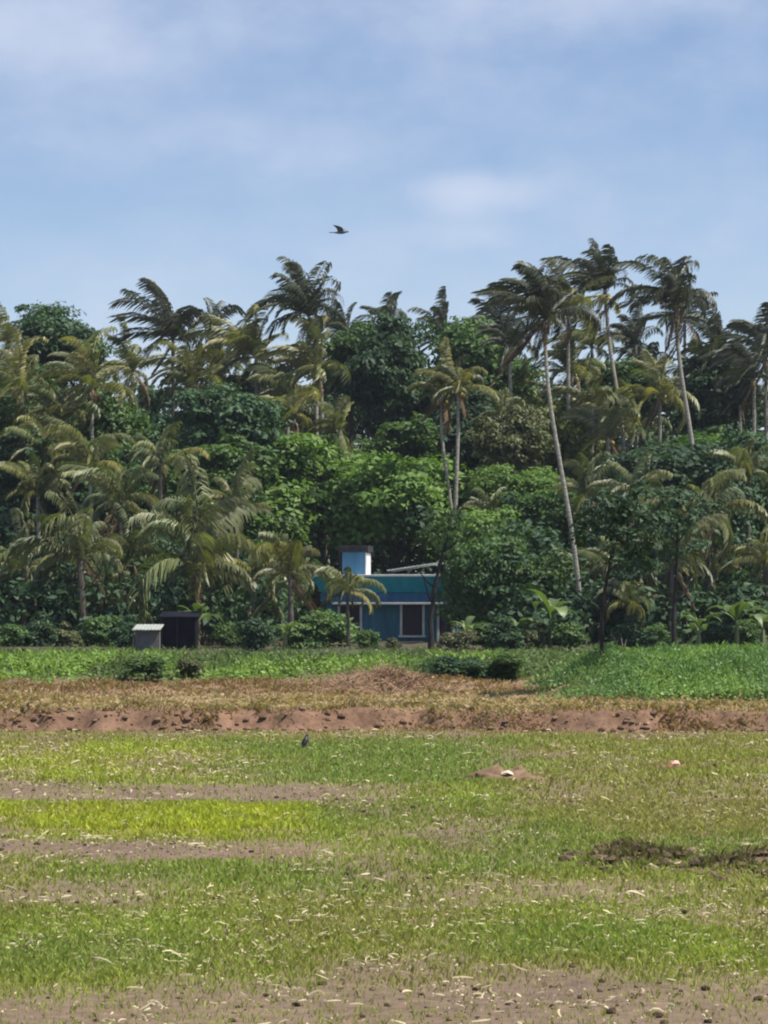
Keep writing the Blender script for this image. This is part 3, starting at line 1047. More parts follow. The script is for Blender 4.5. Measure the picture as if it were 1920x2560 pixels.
def build_undergrowth():
    # tangled shrubs, saplings and creepers that fill the wood between its trees
    V, Nn, S, T = [], [], [], []
    n = 1600
    X = rng.random(n) * 52 - 26
    Y = 112 + rng.random(n) ** 1.25 * 46
    hmax = np.clip(2.2 + (Y - 112) * 0.24, 2, 9.5) * (0.65 + 0.7 * fbm(X * 0.2, Y * 0.15, 95, 3))
    Z = 0.4 + hmax * rng.random(n) ** 0.8
    ok = ~((X > -4.2) & (X < 4.4) & (Y < 131))
    for i in np.nonzero(ok)[0]:
        per = 64
        q = rng.normal(size=(per, 3)); q /= np.linalg.norm(q, axis=1, keepdims=True)
        q[:, 2] = np.where(q[:, 2] < -0.35, -q[:, 2], q[:, 2])
        r = rng.uniform(0.5, 1.15)
        V.append(np.array([X[i], Y[i], Z[i]]) + q * r * np.array([1.25, 1.25, 0.75]) * (0.6 + 0.45 * rng.random((per, 1))))
        Nn.append(q * 0.7 + np.array([0, 0, 0.6]) + rng.normal(size=(per, 3)) * 0.4)
        S.append(0.22 + 0.28 * rng.random(per)); T.append(np.full(per, rng.random() * 0.8) + 0.2 * rng.random(per))
    v, f = leaf_quads(np.concatenate(V), np.concatenate(Nn), np.concatenate(S), 0.5)
    me = np_mesh('undergrowth', v, f, LEAF['dark'], np.repeat(np.concatenate(T), 4))  # dark leaf tone stands in for deep shade inside the wood
    tag(mobj('undergrowth', me), 'tangled undergrowth filling the wood between the trees', 'undergrowth', kind='stuff')


build_undergrowth()

# ------------------------------------------------------------------ broadleaf trees, back to front
for a in (
    (150, 880, 125, 105, 152, 'dark', 'dark rounded tree rising against the sky at the far left'),
    (55, 1040, 120, 130, 144, 'mid', 'green tree at the left edge beneath the dark rounded treetop'),
    (985, 945, 115, 135, 150, 'dark', 'tall dark domed tree left of the pair of slim pale palm trunks'),
    (880, 900, 90, 90, 154, 'mid', 'mid green tree between tall tufted palm and tall dark domed tree'),
    (1215, 930, 120, 115, 150, 'mid', 'rounded green tree behind the tallest leaning palm trunk'),
    (1190, 1120, 120, 130, 147, 'dark', 'shadowy tree right of the pair of slim pale palm trunks'),
    (1275, 1125, 80, 105, 135, 'olive', 'olive green tree between the slim twin palms and the leaning trunk'),
    (1420, 1150, 100, 150, 142, 'yellow', 'yellowish green tree just right of the long leaning palm trunk'),
    (300, 1110, 130, 120, 141, 'mid', 'mid green tree below the yellow fronded palm on the left'),
    (640, 1010, 110, 90, 146, 'olive', 'olive tree behind the dark dome, under brownish palm crowns'),
    (1560, 1000, 100, 90, 152, 'mid', 'green tree between the two tall palm trunks on the right'),
    (1790, 1000, 120, 100, 150, 'dark', 'dark tree below the palm crowns at the upper right'),
    (1800, 1170, 150, 105, 142, 'mid', 'broad green tree in the right part of the wood'),
    (580, 1065, 140, 120, 134, 'dark', 'dark fine leaved domed tree left of the bright green mass'),
    (790, 1240, 210, 140, 136, 'bright', 'bright green creeper covered tree behind the roof tower'),
    (985, 1275, 180, 140, 134.5, 'bright', 'bright green creeper covered tree behind the right half of the house'),
    (690, 1170, 110, 85, 135, 'bright', 'smaller bright green tree beside the dark domed tree'),
    (1000, 1130, 110, 75, 146, 'mid', 'green treetop at the foot of the slim pale twin trunks'),
    (200, 1175, 140, 95, 133, 'mid', 'green tree under the golden yellow palm at left'),
    (55, 1150, 110, 90, 133, 'dark', 'dark green tree under the pale palm at the left edge'),
    (480, 1220, 165, 110, 130, 'mid', 'wide dull green tree above the largest drooping palm'),
    (310, 1310, 140, 100, 130, 'dark', 'dark tree between the two low palms on the left'),
    (70, 1330, 120, 130, 132, 'dark', 'dark tree at the left edge, lower half of the wood'),
    (650, 1330, 110, 85, 132, 'bright', 'green tree left of the blue house'),
    (1310, 1240, 105, 80, 131, 'bright', 'small vivid green treetop left of the leaning palm trunk'),
    (1650, 1200, 165, 115, 134, 'dark', 'dark tree in the right of the wood, above drooping fronds'),
    (1890, 1270, 110, 160, 132, 'dark', 'very dark tree at the right edge'),
    (1250, 1385, 130, 115, 127, 'bright', 'leafy green tree right of the house'),
    (1400, 1350, 100, 110, 127, 'mid', 'leafy tree crossed by the lower leaning palm trunk'),
    (1590, 1330, 130, 110, 122, 'dark', 'dark fine leaved tree above the black trunk on the mound'),
    (1780, 1370, 120, 120, 124, 'dark', 'dark tree behind the drooping palm at lower right'),
    (1212, 1480, 80, 120, 117, 'mid', 'bushy tree covering the right end of the house'),
    (1330, 1490, 110, 110, 117, 'mid', 'bushy tree between the house and the leaning palm foot'),
    (1540, 1500, 60, 95, 113.5, 'dark', 'dark bushy tree behind the leaning palm foot'),
    (420, 1440, 110, 110, 122, 'dark', 'dark tree over the little shed'),
    (620, 1500, 120, 90, 120, 'dark', 'dark bushy tree under the largest drooping palm'),
    (100, 1500, 130, 90, 120, 'dark', 'dark bushy tree at lower left'),
    (1650, 1500, 110, 90, 120, 'dark', 'dark bushy tree behind the thin right hand pole tree'),
    (1860, 1490, 110, 100, 119, 'dark', 'dark bushy tree at lower right edge'),
):
    a = list(a); a[2] *= 1.2; a[3] *= 1.2
    broadleaf(*a)

# slim trees whose dark stems show against the wood
broadleaf(1130, 1330, 95, 85, 104, 'mid', 'slim dark trunked tree standing in front of the blue house', 'slender_tree', small='sparse', bark='shaded_bark', base_x=1078, tr=0.12)
broadleaf(1550, 1310, 170, 150, 57, 'dark', 'small tree with black trunk rooted on the grassy mound', 'slender_tree', small='sparse', bark='shaded_bark', base_x=1506, tr=0.06)
broadleaf(1695, 1300, 140, 130, 100, 'dark', 'thin straight dark tree rising behind the grassy mound', 'slender_tree', small='sparse', bark='shaded_bark', base_x=1683, tr=0.1)

# ------------------------------------------------------------------ coconut palms, back to front
for a, kw in (
    ((1420, 790, 141, 1425, 3.0, 17, 'yellow', 'orange yellow palm crown between the leaning palm and the tallest right palm'), dict(nuts=5)),
    ((1275, 870, 140, 1280, 2.8, 16, 'dark', 'dark drooping palm crown left under the leaning palm crown'), dict(nuts=0)),
    ((735, 1045, 138, 735, 2.4, 14, 'yellow', 'low golden palm crown on the left rim of the bright green trees'), dict(nuts=0)),
    ((1480, 1020, 141, 1480, 2.6, 14, 'yellow', 'golden palm crown left of the curving slender trunk'), dict(nuts=0)),
    ((60, 1425, 117, 62, 2.6, 14, 'green', 'shaded low palm at the left edge, half way down the wood'), dict(nuts=0, wind=0.2, bark='bark')),
    ((300, 1255, 119, 305, 2.8, 14, 'green', 'palm crown in the left wood above the two low palms'), dict(nuts=0, wind=0.3, bark='bark')),
    ((590, 1285, 119, 592, 2.8, 14, 'yellow', 'palm crown left of the bright green trees, level with the roof tower'), dict(nuts=0, wind=0.2, bark='bark')),
    ((400, 1165, 124, 402, 2.7, 14, 'green', 'palm crown at the foot of the dark domed tree, left side'), dict(nuts=0, wind=0.4, bark='bark')),
    ((110, 1130, 131, 112, 2.5, 14, 'yellow', 'pale palm crown at left, above the young upright palm'), dict(nuts=0, wind=0.4)),
    ((260, 1490, 115, 262, 2.2, 13, 'green', 'low shaded palm behind the little shed, left of the largest palm'), dict(nuts=0, wind=0.1, bark='bark', droopy=1.1)),
    ((1600, 1260, 119, 1602, 2.8, 14, 'green', 'palm crown in the right wood above the black trunked tree'), dict(nuts=0, wind=0.3, bark='bark')),
    ((1770, 1290, 118, 1772, 2.8, 14, 'green', 'palm crown in the right wood above the drooping palm'), dict(nuts=0, wind=0.3, bark='bark')),
    ((1870, 1190, 123, 1872, 2.6, 14, 'green', 'palm crown at the right, in front of the broad tree'), dict(nuts=0, wind=0.4, bark='bark')),
    ((1455, 1440, 118, 1470, 2.0, 13, 'green', 'small palm crown behind the lower leaning trunk'), dict(nuts=0, wind=0.2, bark='bark', droopy=1.1)),
    ((1575, 1510, 112, 1577, 1.8, 12, 'green', 'little palm between the black trunk and the thin dark tree'), dict(nuts=0, wind=0.1, bark='bark', droopy=1.1)),
    ((1220, 1290, 128, 1222, 1.9, 13, 'green', 'small palm crown above the leafy trees right of the house'), dict(nuts=0, wind=0.3, bark='bark')),
    ((150, 1050, 137, 150, 2.9, 15, 'green', 'dull green palm crown between golden palm and left edge'), dict(nuts=0)),
    ((480, 950, 142, 480, 3.0, 16, 'yellow', 'pale brown palm crown just right of the dark straight trunk'), dict(nuts=0)),
    ((560, 915, 154, 560, 3.0, 16, 'green', 'orange tinged palm crown above the dark domed tree'), dict(nuts=2)),
    ((720, 1000, 140, 720, 3.0, 15, 'green', 'green palm crown right above the bright green trees, left part'), dict(nuts=0)),
    ((860, 985, 154, 862, 2.8, 15, 'yellow', 'golden palm crown left of the tall dark domed tree'), dict(nuts=0)),
    ((1310, 985, 150, 1312, 2.6, 15, 'green', 'palm crown just left of the upper leaning trunk'), dict(nuts=0)),
    ((1480, 870, 154, 1480, 3.0, 16, 'green', 'palm crown filling the gap between the two tall right palms'), dict(nuts=0)),
    ((1590, 1080, 148, 1592, 2.8, 15, 'yellow', 'golden palm crown right of the curving slender trunk'), dict(nuts=0)),
    ((1760, 960, 150, 1760, 3.0, 16, 'green', 'green palm crown right of the tall right hand trunk'), dict(nuts=0)),
    ((1850, 1010, 148, 1852, 2.9, 15, 'dark', 'dull palm crown above the broad tree at far right'), dict(nuts=0)),
    ((1610, 950, 156, 1610, 2.8, 15, 'dark', 'dark palm crown in the skyline gap at right'), dict(nuts=0)),
    ((225, 1160, 127, 235, 2.8, 14, 'yellow', 'half hidden palm crown in the middle of the left wood'), dict(nuts=0, wind=0.5)),
    ((1470, 1240, 124, 1480, 2.4, 13, 'green', 'small palm crown beside the lower leaning trunk'), dict(nuts=0, wind=0.4)),
    ((330, 1400, 118, 335, 2.8, 14, 'green', 'shaded low palm between the stout palm and the largest palm'), dict(bark='bark', nuts=0, wind=0.1, droopy=1.1)),
    ((640, 1440, 116, 645, 2.6, 14, 'yellow', 'yellowing low palm between the largest palm and the house'), dict(bark='bark', nuts=0, wind=0.1, droopy=1.2)),
    ((1780, 1430, 118, 1782, 2.5, 13, 'green', 'shaded low palm left of the palm at the right edge'), dict(bark='bark', nuts=0, wind=0.1, droopy=1.2)),
    ((868, 835, 166, 868, 3.3, 15, 'dark', 'distant pale arching palm right of the tall tufted palm'), dict(nuts=0)),
    ((975, 830, 162, 975, 3.0, 16, 'dark', 'low dome shaped palm crown at the middle of the skyline'), dict(nuts=0)),
    ((1110, 845, 158, 1112, 2.9, 16, 'dark', 'drooping palm crown on the skyline above the slim twin trunks'), dict(nuts=2)),
    ((1245, 835, 152, 1255, 3.3, 18, 'dark', 'dark palm crown on the skyline left of the tall leaning palm'), dict(nuts=2)),
    ((530, 845, 156, 530, 3.2, 12, 'dark', 'small palm tuft standing alone right of the tall left palm'), dict(up=0.9, wind=-0.9, nuts=0)),
    ((1590, 860, 154, 1590, 2.8, 14, 'dark', 'palm crown low between the two tallest right hand palms'), dict(nuts=0)),
    ((1800, 885, 150, 1792, 3.4, 17, 'dark', 'dark reddish tinged palm crown right of the tall right palm'), dict(nuts=3)),
    ((1915, 890, 148, 1915, 3.4, 16, 'dark', 'palm crown cut by the right edge of the picture'), dict(nuts=0)),
    ((330, 930, 148, 330, 2.8, 15, 'green', 'half hidden palm crown behind the tall left palm'), dict(nuts=0)),
    ((20, 860, 150, 20, 3.0, 14, 'green', 'palm crown on the skyline at the left edge'), dict(nuts=0)),
    ((640, 895, 143, 640, 3.6, 18, 'olive', 'brownish palm crown left below the tall tufted palm'), dict(nuts=3)),
    ((1712, 800, 152, 1712, 3.0, 15, 'dark', 'palm crown tucked behind the tall right hand palm'), dict(nuts=0)),
    ((772, 790, 142, 825, 3.6, 21, 'dark', 'tallest palm left of centre with tufted upswept crown'), dict(mids=[(800, 900)], up=1.0, wind=0.9)),
    ((432, 850, 144, 436, 3.6, 21, 'dark', 'tall palm at left with dark straight trunk and crown against the sky'), dict(bark='bark', mids=[(432, 950)], up=0.95)),
    ((1513, 725, 144, 1575, 3.6, 19, 'dark', 'tallest slender palm right of centre, trunk curving down to the right'), dict(mids=[(1516, 800), (1528, 920), (1552, 1010), (1560, 1130)], up=1.0, wind=1.1, tr=0.15)),
    ((1430, 935, 143, 1432, 3.0, 16, 'green', 'palm crown below and behind the long leaning palm'), dict()),
    ((1650, 985, 143, 1650, 3.1, 17, 'yellow', 'yellow green palm crown low between the right hand trunks'), dict()),
    ((1690, 755, 138, 1765, 3.5, 22, 'dark', 'tall right hand palm with wide dark crown and hanging fronds'), dict(mids=[(1692, 880), (1735, 1130)], wind=0.7, tr=0.15)),
    ((790, 930, 141, 800, 3.3, 17, 'yellow', 'yellowish palm crown under the tall tufted palm'), dict()),
    ((1885, 945, 144, 1890, 3.3, 17, 'dark', 'dark palm crown at the upper right above the broad tree'), dict()),
    ((55, 975, 140, 60, 3.2, 17, 'yellow', 'pale fronded palm crown at the left edge, upper wood'), dict(nuts=2)),
    ((230, 970, 138, 235, 3.4, 18, 'yellow', 'golden yellow palm crown at upper left'), dict(dry=3)),
    ((1105, 985, 132.5, 1135, 2.1, 13, 'green', 'left one of the two slim palms with crossing pale trunks'), dict(mids=[(1100, 1080), (1120, 1200), (1135, 1330)], tr=0.1, nuts=2)),
    ((1146, 970, 131.5, 1137, 2.3, 14, 'yellow', 'right one of the two slim palms with crossing pale trunks'), dict(mids=[(1146, 1080), (1140, 1220), (1137, 1330)], tr=0.12, nuts=3)),
    ((1260, 1035, 138, 1262, 1.9, 13, 'green', 'small palm crown left of the long leaning trunk'), dict(nuts=0)),
    ((850, 1075, 136.5, 852, 2.4, 13, 'yellow', 'small golden palm crown above the bright green trees'), dict(nuts=0)),
    ((1362, 795, 114.5, 1458, 3.0, 23, 'dark', 'long leaning pale trunked palm reaching from bank to skyline'), dict(mids=[(1362, 900), (1372, 1000), (1392, 1120), (1425, 1300), (1446, 1450)], up=0.75, dry=3, nuts=6, tr=0.115, wind=1.1)),
    ((1520, 1095, 139, 1525, 2.6, 15, 'yellow', 'low golden green palm crown by the curving slender trunk'), dict()),
    ((95, 1240, 128, 100, 2.6, 15, 'yellow', 'young palm with upright yellow fronds at the left'), dict(up=1.1, wind=0.3, nuts=0)),
    ((200, 1395, 113, 215, 3.5, 17, 'green', 'low palm with dark stout trunk and wide arching fronds at left'), dict(wind=0.2, up=0.5, nuts=0, tr=0.2, droopy=1.1, nl=46, bark='bark')),
    ((492, 1415, 113, 505, 4.3, 17, 'green', 'largest low palm, long drooping fronds left of the house'), dict(wind=-0.2, up=0.6, nuts=0, tr=0.2, droopy=1.2, nl=54, bark='bark')),
    ((725, 1440, 111, 730, 2.6, 15, 'yellow', 'yellowish drooping low palm beside the left end of the house'), dict(bark='bark', wind=0.2, up=0.5, nuts=0, droopy=1.25)),
    ((868, 1480, 107, 872, 1.9, 13, 'green', 'small pale palm in front of the house left side'), dict(bark='bark', wind=0.2, up=0.5, nuts=0, dry=0, tr=0.09, droopy=1.3)),
    ((1535, 1430, 116, 1540, 2.1, 14, 'green', 'small palm behind the black trunked tree on the mound'), dict(bark='bark', wind=0.2, nuts=0, droopy=1.2)),
    ((1680, 1410, 113, 1672, 2.7, 15, 'green', 'drooping palm with long arching frond at lower right'), dict(bark='bark', wind=-0.1, nuts=0, droopy=1.25)),
    ((1912, 1410, 114, 1915, 2.2, 13, 'yellow', 'low palm cut by the right edge of the picture'), dict(bark='bark', wind=0.2, nuts=0)),
):
    a = list(a)
    if a[6] == 'olive': a[6] = 'yellow'
    coconut_palm(*a, **kw)

# ------------------------------------------------------------------ banana plants and low shrubs at the wood's foot
for a in (
    (1840, 1620, 103, 2.1, 8, 'light green banana plant at lower right behind the grassy mound'),
    (1745, 1620, 102, 1.6, 7, 'shorter banana plant right of the thin pole tree'),
    (1905, 1622, 104, 1.5, 6, 'banana plant at the right edge of the picture'),
    (1375, 1615, 106, 2.1, 7, 'banana plant with upright pale leaves left of the leaning palm foot'),
    (490, 1620, 108, 1.9, 6, 'vivid green banana plant right of the little shed'),
    (712, 1625, 104, 1.3, 7, 'stubby banana plant left of the house'),
    (1165, 1620, 105, 1.3, 7, 'small banana plant right of the slim tree before the house'),
    (1290, 1622, 106, 1.4, 6, 'ragged banana plant between bushy trees right of the house'),
):
    banana(*a)

rs = random.Random(5)
shrubs = [(25, 'mid', 45), (95, 'dark', 50), (165, 'olive', 42), (255, 'mid', 60), (312, 'dark', 46), (575, 'mid', 42), (640, 'dark', 50),
          (765, 'mid', 52), (825, 'mid', 62), (915, 'mid', 34), (985, 'olive', 20), (1140, 'olive', 40), (1215, 'mid', 48), (1265, 'dark', 45), (1330, 'olive', 45),
          (1420, 'mid', 50), (1590, 'dark', 45), (1640, 'mid', 40), (1790, 'dark', 45), (1875, 'mid', 40)]
ordn = ['first', 'second', 'third', 'fourth', 'fifth', 'sixth', 'seventh', 'eighth', 'ninth', 'tenth', 'eleventh', 'twelfth', 'thirteenth', 'fourteenth',
        'fifteenth', 'sixteenth', 'seventeenth', 'eighteenth', 'nineteenth', 'twentieth']
for i, (x, k, r) in enumerate(shrubs):
    Y = rs.uniform(101, 110)
    tone = {'mid': 'green', 'dark': 'dark green', 'olive': 'olive'}[k]
    broadleaf(x, 1622 - r * 0.6, r * 1.35, r * 1.05, Y, k, '%s low shrub at the foot of the wood, %s from the left' % (tone, ordn[i]), 'shrub', 'shrub', "shrubs along the wood's foot", small=True)


# ------------------------------------------------------------------ weeds on the bank and on the mound
def build_weeds():
    V, F, T, off = [], [], [], 0
    specs = []
    n = 52000                                                     # long bank across the view
    X = rng.random(n) * 30 - 15
    Y = 66.3 + rng.random(n) * 7.5
    keep = rng.random(n) < sm(66.4, 68.6, Y + 1.2 * (fbm(X * 0.6, Y * 0.5, 101) - 0.5)) * (0.55 + 0.6 * fbm(X * 0.7, Y * 0.7, 102))
    X, Y = X[keep], Y[keep]
    hump = 0.3 * sm(67.0, 69.2, Y) * (0.45 + 1.1 * fbm(X * 0.75, Y * 0.5, 103, 3))
    Z = ground_h(X, Y) + hump * rng.random(len(X)) ** 0.5
    g = fbm(X * 0.45, Y * 0.4, 104, 3)
    bright = sm(0.42, 0.6, g)[:, None]
    c = col(0.095, 0.14, 0.042) * (1 - bright) + col(0.175, 0.275, 0.05) * bright
    dk = np.exp(-((X - 1.5) / 1.1) ** 2)[:, None] * sm(69.8, 68.4, Y)[:, None]      # a darker creeper right of the brush pile
    c = c * (1 - dk) + col(0.04, 0.085, 0.025) * dk
    specs.append((X, Y, Z, c, 0.13))
    n = 90000                                                     # mound on the right
    X = 2.4 + rng.random(n) * 11
    Y = 53.0 + rng.random(n) * 8.5
    mm = mound_mask(X)
    keep = rng.random(n) < mm * sm(53.2, 54.0, Y + 0.6 * (fbm(X * 0.8, Y * 0.8, 106) - 0.5)) * (0.7 + 0.4 * fbm(X, Y, 105))
    X, Y = X[keep], Y[keep]
    hump = 0.26 * (0.3 + 1.2 * fbm(X * 1.1, Y * 0.8, 107, 3))
    Z = ground_h(X, Y) + hump * rng.random(len(X)) ** 0.5
    g = sm(0.4, 0.62, fbm(X * 0.5, Y * 0.5, 108, 3))[:, None]
    c = col(0.12, 0.21, 0.06) * (1 - g) + col(0.18, 0.29, 0.07) * g
    specs.append((X, Y, Z, c, 0.07))
    n = 13000                                                     # rough grass between the bank and the wood
    X = rng.random(n) * 40 - 20
    Y = 74 + rng.random(n) * 34
    Z = ground_h(X, Y) + 0.05 * rng.random(n)
    specs.append((X, Y, Z, np.broadcast_to(col(0.09, 0.125, 0.045), (n, 3)) * (0.6 + 0.7 * fbm(X * 0.6, Y * 0.3, 109, 3))[:, None], 0.14))
    for X, Y, Z, c, s in specs:
        m = len(X)
        nrm = rng.normal(size=(m, 3)) * 0.45 + np.array([0.0, -0.35, 0.9])
        v, f = leaf_quads(np.stack([X, Y, Z], -1), nrm, s * (0.6 + 0.8 * rng.random(m)), 0.6, 0.2)
        c = c * (0.7 + 0.6 * rng.random(m))[:, None]
        V.append(v); F.append(f + off); T.append(np.repeat(c, 4, 0))
        off += len(v)
        # upright blades amid the leaves
        k = rng.random(m) < 0.28
        v, f, t = blades(X[k], Y[k], Z[k] - 0.03, (0.1 + 0.17 * rng.random(k.sum())) * (0.8 if s < 0.1 else 1.0), (0.014 if s < 0.1 else 0.022) + 0 * X[k], rng.random(k.sum()) * 0.9, c[k] * 1.05)
        V.append(v); F.append(f + off); T.append(t)
        off += len(v)
    me = np_mesh('bank_weeds', np.concatenate(V), np.concatenate(F), M['weed'], np.concatenate(T))
    tag(mobj('bank_weeds', me), 'green weeds and creepers covering the bank and the mound', 'weeds', kind='stuff')


build_weeds()

# taller scrub on the bank
for x, y, rx, rz, Y, k, lab in (
    (365, 1675, 70, 42, 67.0, 'mid', 'grey green bush on the bank below the little shed'),
    (1140, 1675, 85, 40, 67.0, 'dark', 'dark creeper bush on the bank right of the brush pile'),
    (1255, 1672, 95, 36, 67.5, 'mid', 'green bush on the bank between creeper bush and mound'),
    (480, 1668, 50, 36, 68.0, 'olive', 'olive bush on the bank right of the grey green bush'),
    (1560, 1690, 60, 40, 57.6, 'mid', 'bush on the mound right of the black trunk'),
):
    broadleaf(x, y, rx, rz, Y, k, lab, 'bush', 'bush', 'bushes on the bank', small=True)

# pale twiggy stem on the bank below the shed


# ------------------------------------------------------------------ the blue house
M['wall_blue'] = plain_mat('wall_blue', (0.022, 0.105, 0.165), (0.06, 0.19, 0.26), 1.6, 0.8, 0, (2, 2, 0.35))
M['teal'] = plain_mat('teal_paint', (0.015, 0.3, 0.4), (0.05, 0.43, 0.53), 1.4, 0.75, 0, (2, 2, 0.4))
M['tower_blue'] = plain_mat('tower_blue', (0.035, 0.13, 0.235), (0.075, 0.2, 0.33), 1.5, 0.75, 0, (2, 2, 0.4))
M['white_paint'] = plain_mat('white_paint', (0.5, 0.5, 0.49), (0.74, 0.74, 0.72), 3.0, 0.7)
M['black_slab'] = plain_mat('black_slab', (0.012, 0.012, 0.016), (0.03, 0.03, 0.035), 3.0, 0.8)
M['curtain'] = plain_mat('dark_curtain', (0.035, 0.015, 0.035), (0.06, 0.03, 0.055), 4.0, 0.8, 0, (6, 6, 0.6))
M['sheet'] = plain_mat('grey_sheet', (0.25, 0.27, 0.25), (0.4, 0.42, 0.39), 2.0, 0.55)
M['glass'] = plain_mat('dark_glass', (0.02, 0.014, 0.024), (0.03, 0.02, 0.035), 1.0, 0.35, 0, (1, 1, 1), 0.25)
HY, HR = 120.0, R(-8)
hp = at(980, 1600, HY)
HZ0 = gz(hp.x, HY)
house = empty('house', (hp.x, HY, HZ0), 'small flat roofed blue house with a teal parapet among the trees', 'house', rz=HR)


def hx(px): return (px - 980) / ppm(HY) / math.cos(HR)
def hz(py): return at(980, py, HY).z - HZ0


x0, x1, dep = hx(808), hx(1142), 6.5
MB().box(x0, x1, 0, dep, -0.2, hz(1480)).build('wall', M['wall_blue'], house)
# flared parapet: wide at the top, narrow at the bottom
zb, zt, fl = hz(1482), hz(1442), 0.5
mb = MB()
vs = []
for z, e in ((zb, 0.05), (zt, fl)):
    vs += [(x0 - e, -e, z), (x1 + e, -e, z), (x1 + e, dep + e, z), (x0 - e, dep + e, z)]
mb.add(vs, [(0, 1, 5, 4), (1, 2, 6, 5), (2, 3, 7, 6), (3, 0, 4, 7), (3, 2, 1, 0)])
mb.build('parapet', M['teal'], house)
MB().box(x0 - fl - 0.04, x1 + fl + 0.04, -fl - 0.04, dep + fl + 0.04, zt + 0.003, zt + 0.1).build('roof_slab', M['white_paint'], house, bevel=0.015)
# pale blue band under the parapet, white sunshade below it
MB().box(x0 - 0.12, x1 + 0.02, -0.12, 0.004 - 0.01, hz(1505), zb - 0.02).build('wall_band', M['tower_blue'], house, bevel=0.01)
sh = MB().box(hx(835), hx(1128), -0.5, -0.003, hz(1511), hz(1506) ).build('sunshade', M['white_paint'], house, bevel=0.01)


def opening(a, b, ytop, ybot, kind):
    xa, xb, za, zb_ = hx(a), hx(b), hz(ybot), hz(ytop)
    w = MB().box(xa, xb, -0.012, -0.002, za, zb_).build(kind, M['curtain'], house)
    t = 0.1
    MB().box(xa - t, xa, -0.07, -0.004, za - 0.0, zb_).build('frame_post', M['white_paint'], w)
    MB().box(xb, xb + t, -0.07, -0.004, za - 0.0, zb_).build('frame_post', M['white_paint'], w)
    if kind == 'window':
        MB().box(xa - t - 0.06, xb + t + 0.06, -0.14, -0.003, za - 0.09, za - 0.002).build('sill', M['white_paint'], w)
        MB().box(xa, xb, -0.016, -0.0125, za, zb_).build('pane', M['glass'], w)
        m_ = (xa + xb) / 2
        MB().box(m_ - 0.02, m_ + 0.02, -0.045, -0.018, za, zb_).build('mullion', M['curtain'], w)
    else:
        MB().box(xa + 0.08, xb - 0.08, -0.05, -0.014, za, zb_ - 0.08).build('door_leaf', M['curtain'], w)
        MB().tube([(xa + 0.16, -0.06, za + 0.95), (xa + 0.16, -0.075, za + 1.08)], [0.015, 0.015], 6).build('handle', M['sheet'], w)
    return w


opening(1006, 1056, 1512, 1588, 'window')
opening(1098, 1130, 1512, 1606, 'door')
opening(850, 900, 1515, 1585, 'window')
# stair tower on the roof with a dark overhanging slab
tx0, tx1 = hx(845), hx(904)
zr = zt + 0.1
tw = MB().box(tx0, tx1, 1.2, 2.5, zr - 0.02, hz(1379)).build('stair_tower', M['tower_blue'], house)
MB().box(tx0 - 0.14, tx1 + 0.14, 1.05, 2.65, hz(1379) + 0.003, hz(1363)).build('cap_slab', M['black_slab'], tw, bevel=0.02)
MB().box(tx1 - 0.01, tx1 + 0.04, 1.17, 2.53, zr, hz(1380) - 0.02).build('sunlit_face', M['white_paint'], tw)  # white slab paints the sunlight on the tower's right side
# tilted sheet roof on thin posts behind the parapet
rx0, rx1 = hx(950), hx(1085)
za_, zb_ = hz(1424), hz(1404)
mb = MB()
nseg = 26
vs, fs = [], []
for i in range(nseg + 1):
    t = i / nseg
    xx = rx0 + (rx1 - rx0) * t
    zz = za_ + (zb_ - za_) * t
    for y_ in (2.2, 4.8):
        vs.append((xx, y_, zz + 0.02 * (i % 2)))
        vs.append((xx, y_, zz + 0.02 * (i % 2) - 0.05))
for i in range(nseg):
    b = i * 4
    fs += [(b, b + 4, b + 6, b + 2), (b + 1, b + 3, b + 7, b + 5), (b, b + 1, b + 5, b + 4), (b + 2, b + 6, b + 7, b + 3)]
fs += [(0, 2, 3, 1), (nseg * 4, nseg * 4 + 1, nseg * 4 + 3, nseg * 4 + 2)]
mb.add(vs, fs)
sr = mb.build('sheet_roof', M['sheet'], house)
for xx, zz in ((rx0 + 0.1, za_), (rx1 - 0.1, zb_)):
    for y_ in (2.3, 4.7):
        MB().box(xx - 0.03, xx + 0.03, y_ - 0.03, y_ + 0.03, zr, zz - 0.05).build('post', M['black_slab'], sr)

# ------------------------------------------------------------------ little shed and dark hut under the palms
M['shed_wall'] = plain_mat('shed_wall', (0.1, 0.1, 0.11), (0.18, 0.17, 0.17), 4.0, 0.9)
M['pale_sheet'] = plain_mat('pale_sheet', (0.2, 0.22, 0.19), (0.42, 0.43, 0.38), 5.0, 0.6)
M['tarp'] = plain_mat('dark_tarp', (0.006, 0.007, 0.012), (0.018, 0.018, 0.026), 2.0, 0.95, 0, (1, 1, 1), 0.03)
SY = 104.0
sp = at(368, 1620, SY)
s0 = gz(sp.x, SY)
shed = empty('shed', (sp.x, SY, s0), 'little grey shed with a pale sheet roof at the edge of the wood', 'shed')
k = 1 / ppm(SY)
MB().box(-30 * k, 26 * k, 0, 1.3, -0.1, at(368, 1578, SY).z - s0).build('wall', M['shed_wall'], shed)
mb = MB()
vs, fs = [], []
for i in range(17):
    t = i / 16
    xx = -36 * k + t * 70 * k
    for y_, zz in ((-0.35, at(368, 1574, SY).z - s0), (1.5, at(368, 1562, SY).z - s0)):
        vs += [(xx, y_, zz + 0.012 * (i % 2)), (xx, y_, zz + 0.012 * (i % 2) - 0.03)]
for i in range(16):
    b = i * 4
    fs += [(b, b + 4, b + 6, b + 2), (b + 1, b + 3, b + 7, b + 5), (b, b + 1, b + 5, b + 4), (b + 2, b + 6, b + 7, b + 3)]
fs += [(0, 2, 3, 1), (64, 65, 67, 66)]
mb.add(vs, fs).build('roof', M['pale_sheet'], shed)
